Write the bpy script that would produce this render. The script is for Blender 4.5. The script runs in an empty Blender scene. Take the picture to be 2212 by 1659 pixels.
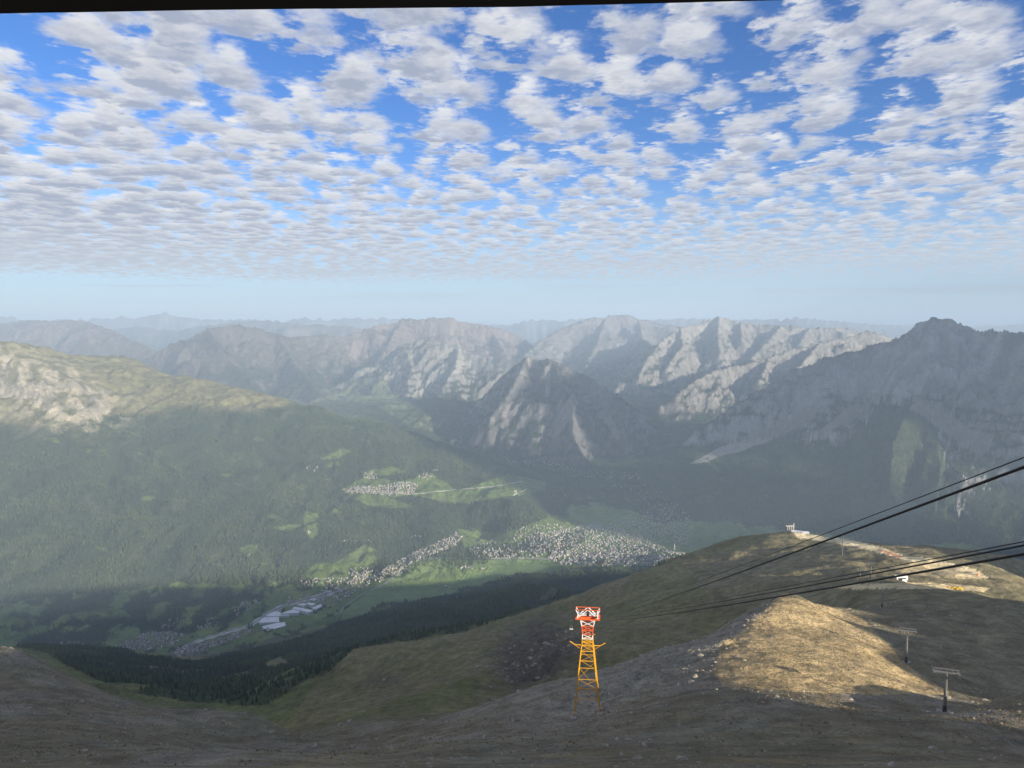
import bpy, math, random, time
import numpy as np
T0 = time.time()
rng = np.random.default_rng(7)
random.seed(7)
scene = bpy.context.scene
col = scene.collection
R = math.radians

# ------------------------------------------------------------------ camera
CAMZ = 3012.0                      # metres above sea level
PITCH = R(-4.75)
cam = bpy.data.cameras.new('camera')
cam.sensor_width = 36.0
cam.lens = 27.07
cam.clip_start = 0.05
cam.clip_end = 400000.0
cam_ob = bpy.data.objects.new('camera', cam)
cam_ob.location = (0, 0, CAMZ)
cam_ob.rotation_euler = (R(90) + PITCH, 0, 0)
col.objects.link(cam_ob)
scene.camera = cam_ob

# ------------------------------------------------------------------ sun, sky, exposure
SUN_EL = R(15.0)
SUN_AZ = R(130.0)                  # clockwise from the view direction (+Y)
sun_dir = (math.sin(SUN_AZ) * math.cos(SUN_EL), math.cos(SUN_AZ) * math.cos(SUN_EL), math.sin(SUN_EL))
sun = bpy.data.lights.new('sun', 'SUN')
sun.energy = 5.0
sun.angle = R(0.55)
sun.color = (1.0, 0.90, 0.75)
sun_ob = bpy.data.objects.new('sun', sun)
from mathutils import Vector
sun_ob.rotation_euler = Vector(sun_dir).to_track_quat('Z', 'Y').to_euler()
sun_ob.location = (0, 0, CAMZ + 50)
col.objects.link(sun_ob)

scene.view_settings.view_transform = 'Standard'
scene.view_settings.look = 'None'
scene.view_settings.exposure = 0.92
scene.view_settings.gamma = 1.0
scene.view_settings.use_curve_mapping = False
scene.render.engine = 'CYCLES'
cy = scene.cycles
cy.max_bounces = 3
cy.diffuse_bounces = 1
cy.glossy_bounces = 1
cy.transmission_bounces = 0
cy.volume_bounces = 0
cy.transparent_max_bounces = 4
cy.use_denoising = True
cy.caustics_reflective = False
cy.caustics_refractive = False

class NT:
    """small helper for node trees"""
    def __init__(self, tree):
        self.t = tree
    def n(self, kind, **kw):
        nd = self.t.nodes.new(kind)
        for k, v in kw.items():
            setattr(nd, k, v)
        return nd
    def link(self, a, b):
        self.t.links.new(a, b)
    def put(self, sock, v):
        if isinstance(v, bpy.types.NodeSocket):
            self.t.links.new(v, sock)
        else:
            sock.default_value = v
    def math(self, op, a, b=None, c=None, clamp=False):
        nd = self.n('ShaderNodeMath', operation=op, use_clamp=clamp)
        self.put(nd.inputs[0], a)
        if b is not None: self.put(nd.inputs[1], b)
        if c is not None: self.put(nd.inputs[2], c)
        return nd.outputs[0]
    def vmath(self, op, a, b=None, scale=None):
        nd = self.n('ShaderNodeVectorMath', operation=op)
        self.put(nd.inputs[0], a)
        if b is not None: self.put(nd.inputs[1], b)
        if scale is not None: self.put(nd.inputs['Scale'], scale)
        return nd.outputs[0]
    def noise(self, vec, scale, detail=4.0, rough=0.55, dims='3D', dist=0.0, lac=2.0):
        nd = self.n('ShaderNodeTexNoise', noise_dimensions=dims)
        self.link(vec, nd.inputs['Vector'])
        nd.inputs['Scale'].default_value = scale
        nd.inputs['Detail'].default_value = detail
        nd.inputs['Roughness'].default_value = rough
        nd.inputs['Lacunarity'].default_value = lac
        nd.inputs['Distortion'].default_value = dist
        return nd.outputs['Fac']
    def smooth(self, v, a, b, lo=0.0, hi=1.0):
        nd = self.n('ShaderNodeMapRange', interpolation_type='SMOOTHSTEP', clamp=True)
        self.put(nd.inputs['Value'], v)
        self.put(nd.inputs['From Min'], a); self.put(nd.inputs['From Max'], b)
        self.put(nd.inputs['To Min'], lo); self.put(nd.inputs['To Max'], hi)
        return nd.outputs[0]
    def mix(self, f, a, b):
        nd = self.n('ShaderNodeMix', data_type='RGBA')
        self.put(nd.inputs['Factor'], f)
        self.put(nd.inputs['A'] if False else nd.inputs[6], a)
        self.put(nd.inputs[7], b)
        return nd.outputs[2]
    def comb(self, x, y, z):
        nd = self.n('ShaderNodeCombineXYZ')
        self.put(nd.inputs[0], x); self.put(nd.inputs[1], y); self.put(nd.inputs[2], z)
        return nd.outputs[0]

def build_world():
    w = bpy.data.worlds.new('World')
    scene.world = w
    w.use_nodes = True
    t = w.node_tree
    t.nodes.clear()
    g = NT(t)
    out = g.n('ShaderNodeOutputWorld')
    bg = g.n('ShaderNodeBackground')
    bg.inputs['Strength'].default_value = 0.08
    g.link(bg.outputs[0], out.inputs[0])
    sky = g.n('ShaderNodeTexSky', sky_type='NISHITA')
    sky.sun_disc = False
    sky.sun_elevation = SUN_EL
    sky.sun_rotation = SUN_AZ
    sky.altitude = 3000.0
    sky.air_density = 1.0
    sky.dust_density = 0.3
    sky.ozone_density = 2.5
    skyc = sky.outputs[0]
    # a clear, deep mountain blue
    hs = g.n('ShaderNodeHueSaturation')
    hs.inputs['Hue'].default_value = 0.512
    hs.inputs['Saturation'].default_value = 1.22
    hs.inputs['Value'].default_value = 1.12
    g.link(skyc, hs.inputs['Color'])
    skyc = hs.outputs[0]
    tc = g.n('ShaderNodeTexCoord')
    d = tc.outputs['Generated']
    sep = g.n('ShaderNodeSeparateXYZ')
    g.link(d, sep.inputs[0])
    skyc = g.mix(g.smooth(sep.outputs[2], 0.20, 0.0, 0.0, 0.88), skyc, (3.2, 4.1, 5.0, 1))
    z = g.math('MAXIMUM', sep.outputs[2], 0.012)
    p = g.comb(g.math('DIVIDE', sep.outputs[0], z), g.math('DIVIDE', sep.outputs[1], z), 0.0)
    # a deck of broken altocumulus: every layer is a slice through the same clouds, base to top
    ln = g.n('ShaderNodeVectorMath', operation='LENGTH'); g.link(p, ln.inputs[0]); dist = ln.outputs['Value']
    # how much cloud: more on the left, open sky on the right, closing up in the distance
    cover = g.noise(g.vmath('ADD', p, (3.1, 7.7, 0.0)), 0.17, 2.0, 0.5, '2D')
    bias = g.math('MULTIPLY', g.math('SUBTRACT', cover, 0.5), 0.13)
    bias = g.math('ADD', bias, g.smooth(dist, 4.0, 9.5, 0.0, 0.012))
    bias = g.math('SUBTRACT', bias, g.smooth(dist, 13.0, 27.0, 0.0, 0.20))
    bias = g.math('SUBTRACT', bias, g.math('MULTIPLY', sep.outputs[0], 0.05))
    fine = g.math('MULTIPLY', g.math('SUBTRACT', g.noise(p, 13.0, 3.0, .6, '2D'), 0.5), 0.26)
    lay = []
    K = 10
    for k in range(K):
        f = k / (K - 1)
        h = g.math('MULTIPLY_ADD', g.math('DIVIDE', 0.30, g.math('MULTIPLY_ADD', dist, 0.20, 1.0)), f, 1.0)
        q = g.vmath('SCALE', p, scale=h)
        q = g.vmath('MULTIPLY', q, (1.0, 0.80, 1.0))
        q = g.vmath('ADD', q, (13.7, 4.1, 0.55 * f))
        n = g.noise(q, 5.2, 6.0, 0.60, '3D', 0.0)
        vo = g.n('ShaderNodeTexVoronoi', feature='SMOOTH_F1', voronoi_dimensions='2D')
        vo.inputs['Scale'].default_value = 3.25; vo.inputs['Smoothness'].default_value = 0.35; vo.inputs['Randomness'].default_value = 1.0
        wob = g.vmath('ADD', q, g.vmath('SCALE', g.comb(n, g.math('SUBTRACT', 1.0, n), 0.0), scale=0.30))
        g.link(wob, vo.inputs['Vector'])
        n = g.math('ADD', g.math('MULTIPLY', n, 0.92), g.math('MULTIPLY', g.math('SUBTRACT', 0.62, vo.outputs['Distance']), 0.36))
        th = 0.524 + 0.15 * f ** 1.35
        tt = g.math('SUBTRACT', g.math('ADD', n, bias), th)
        a = g.smooth(tt, -0.03, 0.145)
        a = g.math('MULTIPLY', a, g.smooth(sep.outputs[2], 0.030, 0.052))
        lay.append((f, a, tt))
    # composite from the top down: sunlit tops, grey flat bases
    c = skyc
    for f, a, tt in reversed(lay):
        lo = (2.45, 2.8, 3.65); hi = (6.1, 6.05, 6.0)
        e = f ** 0.8
        thick = g.smooth(g.math('ADD', tt, fine), 0.0, 0.19)
        ca = tuple(lo[i] + (hi[i] - lo[i]) * min(1, e * 0.75 + 0.42) for i in range(3)) + (1,)
        cb = tuple(lo[i] + (hi[i] - lo[i]) * e for i in range(3)) + (1,)
        cc = g.mix(thick, ca, cb)
        cc = g.mix(g.smooth(dist, 5.5, 15.0, 0.0, 0.7), cc, (3.7, 4.0, 4.5, 1))
        c = g.mix(g.math('MULTIPLY', a, 0.9), c, cc)
    # thin streaks low down
    st = g.noise(g.vmath('MULTIPLY', d, (3.0, 3.0, 95.0)), 1.0, 3.0, 0.5, '3D')
    sm = g.math('MULTIPLY', g.smooth(st, 0.52, 0.70, 0.0, 0.55), g.math('MULTIPLY', g.smooth(sep.outputs[2], 0.02, 0.035), g.smooth(sep.outputs[2], 0.085, 0.06)))
    c = g.mix(sm, c, (3.2, 3.7, 4.3, 1))
    g.link(c, bg.inputs['Color'])
build_world()
# ------------------------------------------------------------------ photo survey -> world
# (bearings and dips read from the photograph with a distance for each: real positions in metres)
PW, PF, PCX, PCY = 2212.0, 1663.4, 1106.0, 829.5
CT, ST = math.cos(PITCH), math.sin(PITCH)
def ray(px, py):
    """x/y and drop/y of the sight line"""
    u = (np.asarray(px, float) - PCX) / PF
    v = (PCY - np.asarray(py, float)) / PF
    yy = CT - ST * v
    zz = ST + CT * v
    return u / yy, -zz / yy
def at(px, py, D):
    u, t = ray(px, py)
    return np.array([float(u) * D, float(D), CAMZ - float(t) * D])
def project(x, y, z):
    zr = z - CAMZ
    f = y * CT + zr * ST
    up = -y * ST + zr * CT
    f = np.where(f < 1e-3, 1e-3, f)
    return PCX + PF * x / f, PCY - PF * up / f

# ------------------------------------------------------------------ noise
_prng = np.random.default_rng(99)
_PERM = _prng.permutation(4096).astype(np.int32)
_PERM = np.concatenate([_PERM, _PERM])
_ang = _prng.uniform(0, 2 * np.pi, 8192).astype(np.float32)
_GX, _GY = np.cos(_ang), np.sin(_ang)
def _hash(ix, iy, seed):
    """lattice hash, 0..4095"""
    a = (np.asarray(ix).astype(np.int32) + seed * 131) & 4095
    return _PERM[_PERM[a] + ((np.asarray(iy).astype(np.int32) + seed * 57) & 4095)]
def perlin(x, y, seed=0):
    x = np.asarray(x, np.float64); y = np.asarray(y, np.float64)
    x0 = np.floor(x); y0 = np.floor(y)
    fx = (x - x0).astype(np.float32); fy = (y - y0).astype(np.float32)
    ix = (x0.astype(np.int32) + seed * 131) & 4095; iy = (y0.astype(np.int32) + seed * 57) & 4095
    u = fx * fx * fx * (fx * (fx * 6 - 15) + 10); v = fy * fy * fy * (fy * (fy * 6 - 15) + 10)
    p0 = _PERM[ix]; p1 = _PERM[ix + 1]
    h = _PERM[p0 + iy]; a = _GX[h] * fx + _GY[h] * fy
    h = _PERM[p1 + iy]; b = _GX[h] * (fx - 1) + _GY[h] * fy
    h = _PERM[p0 + iy + 1]; c = _GX[h] * fx + _GY[h] * (fy - 1)
    h = _PERM[p1 + iy + 1]; d = _GX[h] * (fx - 1) + _GY[h] * (fy - 1)
    a += u * (b - a); c += u * (d - c)
    a += v * (c - a)
    return a
def fbm(x, y, seed=0, o=4, g=0.5):
    s = 0; a = 1.0; n = 0
    for i in range(o):
        s = s + a * perlin(x, y, seed + i * 17); n += a
        x = x * 2.03 + 5.1; y = y * 2.03 + 1.7; a *= g
    return s * 1.5
def ridged(x, y, seed=0, o=4, g=0.55):
    s = 0; a = 1.0; n = 0
    for i in range(o):
        s = s + a * (1 - np.abs(perlin(x, y, seed + i * 31)) * 2.2); n += a
        x = x * 2.07 + 3.3; y = y * 2.07 + 7.7; a *= g
    return s / n
def sstep(a, b, x):
    t = np.clip((x - a) / (b - a), 0, 1)
    return t * t * (3 - 2 * t)

# ------------------------------------------------------------------ terrain: survey points
P = []            # (px, py, distance)
Z = []            # (px, py, altitude)
OFF = []          # (px, distance, drop): ground the photograph hides
# slope under the station
P += [(1106,1659,120),(600,1657,150),(0,1659,180),(2212,1659,110),(1660,1659,110),(300,1659,165),(1900,1659,110),
      (1265,1545,272),(2040,1543,265),(1957,1432,390),(1905,1312,540),(1880,1252,660),(1857,1260,690),
      (2060,1278,720),(2212,1300,530),(2212,1400,430),(2212,1500,266),(2120,1350,480),(1800,1560,195),(1650,1510,232),(1500,1560,212),
      (1100,1600,195),(850,1640,170),(1400,1640,140)]
# knoll and the spur below it
P += [(1545,1445,305),(1560,1392,350),(1640,1322,430),(1690,1287,490),(1650,1430,310),(1780,1400,365),(1700,1350,415),(1850,1400,385),(1900,1470,315),(1990,1482,345),
      (1800,1330,490),(1760,1308,520),
      (1540,1372,425),(1400,1412,400),(1300,1450,372),(1100,1500,360),(850,1570,330),(640,1640,290)]
OFF += [(1690,560,262),(1540,520,268),(1300,480,249),(1100,470,252),(850,430,245),(640,400,240)]
# left spur
P += [(0,1395,430),(30,1400,425),(100,1440,400),(250,1512,372),(400,1545,362),(560,1550,382),(200,1600,240),(450,1620,215)]
OFF += [(0,560,330),(100,520,300),(250,480,285),(400,470,272),(560,500,285)]
# crest of the far shoulder with the lift station
P += [(1715,1152,1420),(1800,1164,1300),(1900,1182,1160),(2010,1208,1010),(2130,1247,830),(2212,1226,1150),
      (1715,1200,1130),(1600,1300,760),(1850,1215,900),(1480,1216,1520),(1570,1182,1500),(1640,1165,1460)]
# grassy flank
P += [(1200,1302,1480),(1000,1357,1400),(760,1402,1260),(700,1452,1150),(590,1502,1110),(600,1541,1000),(1180,1392,800),
      (900,1480,800),(800,1500,760),(1050,1450,690),(1400,1340,800),(700,1590,450),(760,1560,520),(800,1530,610),(1300,1330,1050),(1100,1400,950)]
# bowl on the left
P += [(420,1440,2200),(100,1402,2050),(200,1470,1300),(350,1500,1300),(420,1522,1250),(250,1412,2450),(0,1400,2000),(560,1470,1700),(700,1420,1800)]
# wooded slope down to the valley
P += [(600,1400,3000),(700,1365,3600),(800,1335,3800),(1000,1300,3700),(1190,1270,3100),(1000,1325,2800),(850,1352,3000),(620,1405,2600),(520,1422,2500),
      (1190,1248,4850),(1420,1229,5000),(950,1300,4560),(760,1338,4420),(420,1432,2900)]
# valley floor
Z += [(330,1400,1132),(400,1385,1138),(620,1330,1168),(740,1310,1192),(950,1250,1216),(850,1275,1205),(1100,1240,1220),(1300,1180,1229),(1180,1215,1222),
      (1420,1122,1252),(1250,1032,1312),(1350,1002,1342),(1330,1090,1262),(1450,1190,1232),(1220,1100,1262),(1050,1165,1230),(1450,1060,1300)]
# left mountain side
P += [(0,1375,4380),(0,1275,4800),(0,1100,5700),(0,950,6500),(0,850,7050),(0,766,7500),(130,806,7550),(200,862,7400),(262,908,7300),
      (300,1300,4800),(300,1200,5250),(300,1050,6200),(300,950,6900),
      (330,800,8900),(280,774,9000),(200,790,9200),(100,800,9300),(400,820,8700),(430,816,8500),(560,850,8400),(700,887,8300),(870,937,8000),(1000,987,7600),(1100,1027,7300),(1180,1076,6900),(1182,1110,6650),
      (850,1055,6750),(760,1062,6700),(1000,1050,6850),(1120,1062,6850),(800,1087,6500),(1000,1087,6520),(1150,1087,6560),
      (850,1142,6020),(980,1140,6080),(1080,1120,6280),(700,1182,5480),(760,1002,7100),(600,952,7300),(900,990,7350),(550,1100,6100),(450,1000,6750),
      (260,1382,4420),(500,1328,4690),(560,1300,4830),(645,1266,5020),(760,1236,5200),(870,1206,5420),(980,1162,5800),(1110,1136,6080),(450,1230,5150),(600,1230,5200)]
OFF += [(280,10500,900),(430,10500,1200),(560,10300,1400),(700,10200,1500),(870,10000,1620),(1000,9500,1680),(1100,8800,1690),(1180,8000,1690),(0,9000,420),(0,11000,900)]
P += [(830,872,12000),(900,925,10800)]
# beyond the shoulder on the right, the side valley
OFF += [(1500,2200,960),(1715,2200,900),(1900,2000,850),(2100,1900,800),(2300,2000,800),(1600,3500,1560),(1900,3500,1560),(2250,3500,1450),
        (1650,5000,1762),(1900,5000,1730),(2250,5000,1640),(2400,1200,480),(2400,600,262),(2400,300,160),(2400,200,112),(2400,110,72)]
P += [(1500,1180,6200),(1800,1150,6250),(2000,1180,6000),(2212,1150,6000),(1900,1000,7150),(1600,1060,7100),(1500,1000,8100),(2200,1000,6900),(1420,1000,8500)]
# far base level
for px in (-200, 300, 800, 1300, 1800, 2400):
    OFF += [(px, 14000, 1330), (px, 20000, 1080), (px, 32000, 950), (px, 60000, 1000)]
OFF += [(2212,11000,1300),(1800,11500,1400),(1450,11500,1450)]
# under and beside the camera
for px in (-300, 400, 1106, 1800, 2500):
    OFF += [(px, 20, 17), (px, 55, 34 if px < 2000 else 33)]
OFF += [(-250,180,108),(-250,400,196),(-250,2000,900),(-250,4400,1830),(-250,5700,1400),(-250,7200,560),(-250,8000,380),(-250,11000,800)]

cu, cw, ct_ = [], [], []
for px, py, D in P:
    u, t = ray(px, py); cu.append(u); cw.append(math.log(D)); ct_.append(t)
for px, py, zz in Z:
    u, t = ray(px, py); D = (CAMZ - zz) / t
    cu.append(u); cw.append(math.log(D)); ct_.append(t)
for px, D, drop in OFF:
    cu.append((px - PCX) / PF); cw.append(math.log(D)); ct_.append(drop / D)
CP = np.stack([np.array(cu), np.array(cw)], 1).astype(np.float64)
CV = np.array(ct_, np.float64)
def _ker(r2):
    return 0.5 * r2 * np.log(r2 + 1e-12)
def tps_fit(cp, cv, lam):
    n = len(cp)
    r2 = ((cp[:, None, :] - cp[None, :, :]) ** 2).sum(-1)
    A = np.zeros((n + 3, n + 3))
    A[:n, :n] = _ker(r2) + lam * np.eye(n)
    A[:n, n] = 1; A[:n, n + 1:] = cp
    A[n, :n] = 1; A[n + 1:, :n] = cp.T
    b = np.zeros(n + 3); b[:n] = cv
    return np.linalg.solve(A, b).astype(np.float64)
WT = tps_fit(CP, CV, 2e-5)
def tps_eval(u, w):
    n = len(CP); out = np.empty(u.size, np.float32)
    cpf = CP.astype(np.float32); wf = WT.astype(np.float32)
    u = u.ravel().astype(np.float32); w = w.ravel().astype(np.float32)
    for s in range(0, u.size, 40000):
        du = u[s:s + 40000, None] - cpf[None, :, 0]
        dw = w[s:s + 40000, None] - cpf[None, :, 1]
        r2 = du * du + dw * dw
        out[s:s + 40000] = (0.5 * r2 * np.log(r2 + 1e-12)) @ wf[:n] + wf[n] + wf[n + 1] * u[s:s + 40000] + wf[n + 2] * w[s:s + 40000]
    return out

# ------------------------------------------------------------------ grid: a fan whose cells grow with distance
NU = 960
U = np.linspace(-0.80, 0.80, NU)
def logseq(a, b, n):
    return np.exp(np.linspace(math.log(a), math.log(b), n, endpoint=False))
YR = np.concatenate([logseq(18, 100, 60), logseq(100, 480, 290), logseq(480, 1700, 210), logseq(1700, 4300, 150), logseq(4300, 9300, 300),
                     logseq(9300, 20000, 280), logseq(20000, 70000, 110)])
NY = len(YR)
GU, GY = np.meshgrid(U, YR)
X = (GU * GY).astype(np.float64); Y = GY.astype(np.float64)

def base_height(u, y):
    sh = u.shape
    return CAMZ - tps_eval(u, np.log(y)).reshape(sh) * y

# ------------------------------------------------------------------ mountains: crests with flanks
# each: name, crest polylines [(px,py,km)...], top slope, foot slope, width of the steep part, rib size, rib depth, jag
MOUNT = [
 ('east_wall', [[(1380,1012,8.9),(1425,985,9.0),(1500,932,9.0),(1600,866,8.9),(1700,802,8.8),(1760,782,8.7),(1800,766,8.6),(1860,752,8.6),(1900,740,8.5),(1940,728,8.4),(1965,712,8.3),(1985,695,8.25),(2010,686,8.2),(2035,684,8.2),(2060,695,8.1),(2090,700,8.05),(2102,716,8.0),(2140,712,7.9),(2180,716,7.8),(2212,712,7.8),(2300,700,7.7),(2450,690,7.6)],
               [(1975,872,7.25),(1950,905,7.1),(1930,960,6.95),(1920,1050,6.7)],
               [(2300,700,7.7),(2260,800,7.2),(2240,900,6.9)]], 1.6, 0.62, 420, 210, 95, 14),
 ('central_peak', [[(1000,905,11.9),(1040,862,11.7),(1080,815,11.4),(1115,785,11.1),(1140,765,11.0),(1165,778,10.9),(1190,774,10.7),(1220,790,10.5),(1260,808,10.4),(1330,850,10.2),(1380,885,10.0),(1420,928,9.9)],
               [(1195,776,10.7),(1215,830,10.2),(1240,880,9.7),(1235,930,9.3),(1255,985,8.85)],
               [(1140,765,11.0),(1110,830,10.5),(1060,900,10.1)],
               [(1330,850,10.2),(1345,900,9.7),(1360,960,9.2)]], 1.45, 0.66, 300, 200, 95, 26),
 ('dark_dome', [[(800,800,14.6),(830,772,14.4),(870,742,14.3),(930,730,14.2),(990,745,14.0),(1030,768,13.7),(1060,785,13.4),(1090,800,13.2),(1110,825,13.0)],
               [(870,742,14.3),(890,790,13.4),(880,840,12.9)],[(990,745,14.0),(985,790,13.2),(960,830,12.8)]], 1.0, 0.55, 450, 260, 100, 14),
 ('grey_summits', [[(640,770,16.5),(680,745,16.6),(760,722,16.8),(800,706,17),(840,700,17.5),(870,688,18),(905,690,18),(925,684,18),(945,688,18),(965,683,18),(1000,694,18.2),(1050,702,18.5),(1100,715,19),(1140,738,19.5),(1180,770,19.5)],
               [(870,688,18),(850,720,17),(830,760,16)],[(1050,702,18.5),(1075,735,17.6),(1090,760,16.8)]], 0.9, 0.5, 600, 420, 120, 40),
 ('west_hump', [[(370,800,14.0),(390,760,14.4),(415,728,15),(450,709,15.2),(500,702,15.4),(550,706,15.6),(600,722,15.8),(650,728,16),(700,722,16.5),(760,735,17)],
               [(450,709,15.2),(480,760,14.2),(540,820,13.2)],[(600,722,15.8),(640,790,14.4),(680,840,13.2)]], 0.75, 0.50, 600, 420, 90, 14),
 ('west_range', [[(-120,700,20),(0,700,20),(60,690,19.5),(110,694,19),(150,690,19),(190,694,18.8),(240,712,18.2),(290,738,17.5),(340,760,16.8),(380,790,16)],
               [(60,690,19.5),(90,740,18),(160,780,17)],[(190,694,18.8),(190,740,17.4),(230,790,16)]], 0.62, 0.42, 700, 520, 100, 10),
 ('mid_west', [[(230,712,26),(300,705,26),(360,712,25),(420,704,25),(500,696,24),(580,692,24),(660,700,23),(740,700,23),(800,712,22)]], 0.6, 0.4, 700, 600, 110, 22),
 ('broad_summit', [[(1130,770,16.5),(1165,738,17.5),(1210,710,18.5),(1250,694,19),(1285,684,19.4),(1310,685,19.6),(1330,679,19.8),(1355,679,19.8),(1380,687,20),(1420,700,20),(1460,704,20),(1500,706,20)],
               [(1310,685,19.6),(1290,740,17.6),(1260,800,15.6)],[(1380,687,20),(1390,740,18),(1370,800,15.6)]], 0.85, 0.5, 600, 400, 110, 18),
 ('pale_range', [[(1385,800,13.8),(1400,770,14.3),(1430,735,15.2),(1470,706,16),(1510,698,16.6),(1540,686,17),(1554,680,17),(1570,686,17),(1600,695,17),(1640,700,17),(1690,700,17),(1740,706,17),(1800,706,17),(1850,712,17.5)],
               [(1470,706,16),(1475,745,14.9),(1440,790,14.0)],[(1554,682,17),(1550,725,15.6),(1555,765,14.6)],[(1690,700,17),(1660,735,15.8),(1625,770,14.8)],[(1600,695,17),(1602,735,15.7)],[(1750,706,17),(1730,735,16)]], 1.2, 0.55, 420, 230, 115, 30),
 ('cliff_ridge', [[(1460,850,11.6),(1500,822,11.9),(1540,800,12.2),(1580,790,12.4),(1620,783,12.5),(1660,770,12.6),(1710,752,12.8),(1770,740,12.9),(1830,727,13.2),(1870,714,13.3),(1910,722,13.4),(1960,740,13.4)],
               [(1660,770,12.6),(1650,800,12.1),(1640,820,11.8)],[(1770,740,12.9),(1740,775,12.2),(1715,800,11.8)]], 1.5, 0.55, 300, 200, 80, 20),
 ('far_range', [[(-150,684,31.9),(0,683,30.4),(18,680,30.4),(45,690,30.4),(90,694,31.2),(150,688,31.2),(200,687,31.9),(245,689,31.9),(265,683,31.9),(285,690,31.9),(320,683,31.9),(338,681,31.9),(350,677,31.9),(358,672,31.9),(368,679,31.9),(395,685,31.9),(420,690,31.9),(520,690,31.9),(600,692,31.9),(660,684,31.2),(720,690,31.9),(780,687,31.9),(830,685,32.7),(900,692,33.4),(1000,700,35.0),(1060,700,35.0),(1110,698,34.2),(1150,690,33.4),(1200,692,33.4),(1258,685,32.7),(1300,692,32.7),(1380,692,31.9),(1440,690,31.9),(1500,688,31.9),(1560,692,31.9),(1620,691,31.9),(1680,690,31.9),(1720,684,31.2),(1760,689,31.9),(1810,692,33.4),(1870,698,35.0),(1940,702,36.5),(2000,698,38.0),(2100,704,39.5),(2212,697,39.5),(2400,694,39.5)]], 0.7, 0.38, 900, 520, 150, 120),
 ('farther_range', [[(-150,690,58),(300,692,58),(700,693,58),(1100,697,60),(1500,694,60),(1900,698,62),(2150,700,62),(2400,696,62)]], 0.5, 0.3, 1500, 900, 220, 170),
]

def seg_field(x, y, pts):
    """distance to a polyline, height and arc length at the nearest point"""
    best = np.full(x.shape, 1e12); zz = np.zeros(x.shape); aa = np.zeros(x.shape)
    acc = 0.0
    for i in range(len(pts) - 1):
        ax, ay, az = pts[i]; bx, by, bz = pts[i + 1]
        dx, dy = bx - ax, by - ay
        L2 = dx * dx + dy * dy
        t = np.clip(((x - ax) * dx + (y - ay) * dy) / L2, 0, 1)
        d2 = (x - ax - t * dx) ** 2 + (y - ay - t * dy) ** 2
        m = d2 < best
        best = np.where(m, d2, best)
        zz = np.where(m, az + t * (bz - az), zz)
        aa = np.where(m, acc + t * math.sqrt(L2), aa)
        acc += math.sqrt(L2)
    return np.sqrt(best), zz, aa

def smax(a, b, k):
    h = np.clip(0.5 + 0.5 * (a - b) / k, 0, 1)
    return b + (a - b) * h + k * h * (1 - h)

RB = np.zeros(0)
def add_mountains(X, Y, H, ident):
    global RB
    RB = np.zeros(H.size)
    Xf, Yf, Hf, If = X.ravel(), Y.ravel(), H.ravel(), ident.ravel()
    for mi, (name, lines, s1, s2, cw_, rib, ribd, jag) in enumerate(MOUNT):
        lines3 = [[tuple(at(px, py, km * 1000.0)) for px, py, km in ln] for ln in lines]
        allp = np.array([p for ln in lines3 for p in ln])
        reach = 4200 if allp[:, 1].max() < 25000 else 9000
        lo = allp.min(0) - reach; hi = allp.max(0) + reach
        m = (Xf > lo[0]) & (Xf < hi[0]) & (Yf > lo[1]) & (Yf < hi[1])
        if not m.any(): continue
        idx = np.nonzero(m)[0]
        x, y = Xf[idx], Yf[idx]
        # bend the flanks so that nothing runs ruler-straight
        wx = fbm(x / (rib * 2.4), y / (rib * 2.4), 100 + mi, 4) * rib * 0.75
        wy = fbm(x / (rib * 2.4) + 31, y / (rib * 2.4) + 9, 200 + mi, 4) * rib * 0.75
        best = np.full(x.shape, -1e9)
        for li, ln in enumerate(lines3):
            d, z, a = seg_field(x, y, ln)
            d2, _, a2 = seg_field(x + wx, y + wy, ln)
            near = sstep(0, rib * 1.2, d)
            dd = d + (d2 - d) * near
            z = z + jag * (ridged(a / (rib * 0.9), a * 0 + li * 3.7, 300 + mi, 4) - 0.62) * (1.0 if li == 0 else 0.7)
            # ribs and gullies running down the flank
            rb = ridged(a2 / rib + li * 11.3, dd / (rib * 5.0), 400 + mi, 4) - 0.6
            rb2 = ridged(a2 / (rib * .33) + li * 7.1, dd / (rib * 2.2), 450 + mi, 3) - 0.6
            rb3 = ridged(a2 / (rib * .13) + li * 3.1, dd / (rib * .8), 470 + mi, 2) - 0.6
            f = sstep(rib * 0.05, rib * 1.3, dd)
            fall = s2 * dd + (s1 - s2) * cw_ * (1 - np.exp(-dd / cw_))
            h = z - fall + f * (ribd * rb + 0.62 * ribd * rb2 + 0.40 * ribd * rb3)
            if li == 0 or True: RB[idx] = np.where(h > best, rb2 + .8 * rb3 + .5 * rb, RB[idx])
            best = np.maximum(best, h)
        best += fbm(x / (rib * .5), y / (rib * .5), 500 + mi, 4) * ribd * 0.26
        if name not in ('far_range', 'farther_range'):          # rock bands: benches and steps
            sb = best / (ribd * .95) + .9 * fbm(x / 700, y / 700, 540 + mi, 3)
            fr = sb - np.floor(sb)
            best += ribd * .62 * (sstep(.15, .85, fr) - fr) * sstep(1500, 2000, best)
        k = 60.0 if allp[:, 1].max() < 25000 else 120.0
        old = Hf[idx]
        If[idx] = np.where(best > old, mi + 10, If[idx])
        Hf[idx] = smax(best, old, k)
    return Hf.reshape(H.shape), If.reshape(H.shape)

H = base_height(GU, GY)
ID = np.zeros(H.shape, np.int32)
H, ID = add_mountains(X, Y, H, ID)
print("terrain base", round(time.time() - T0, 1))
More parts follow.
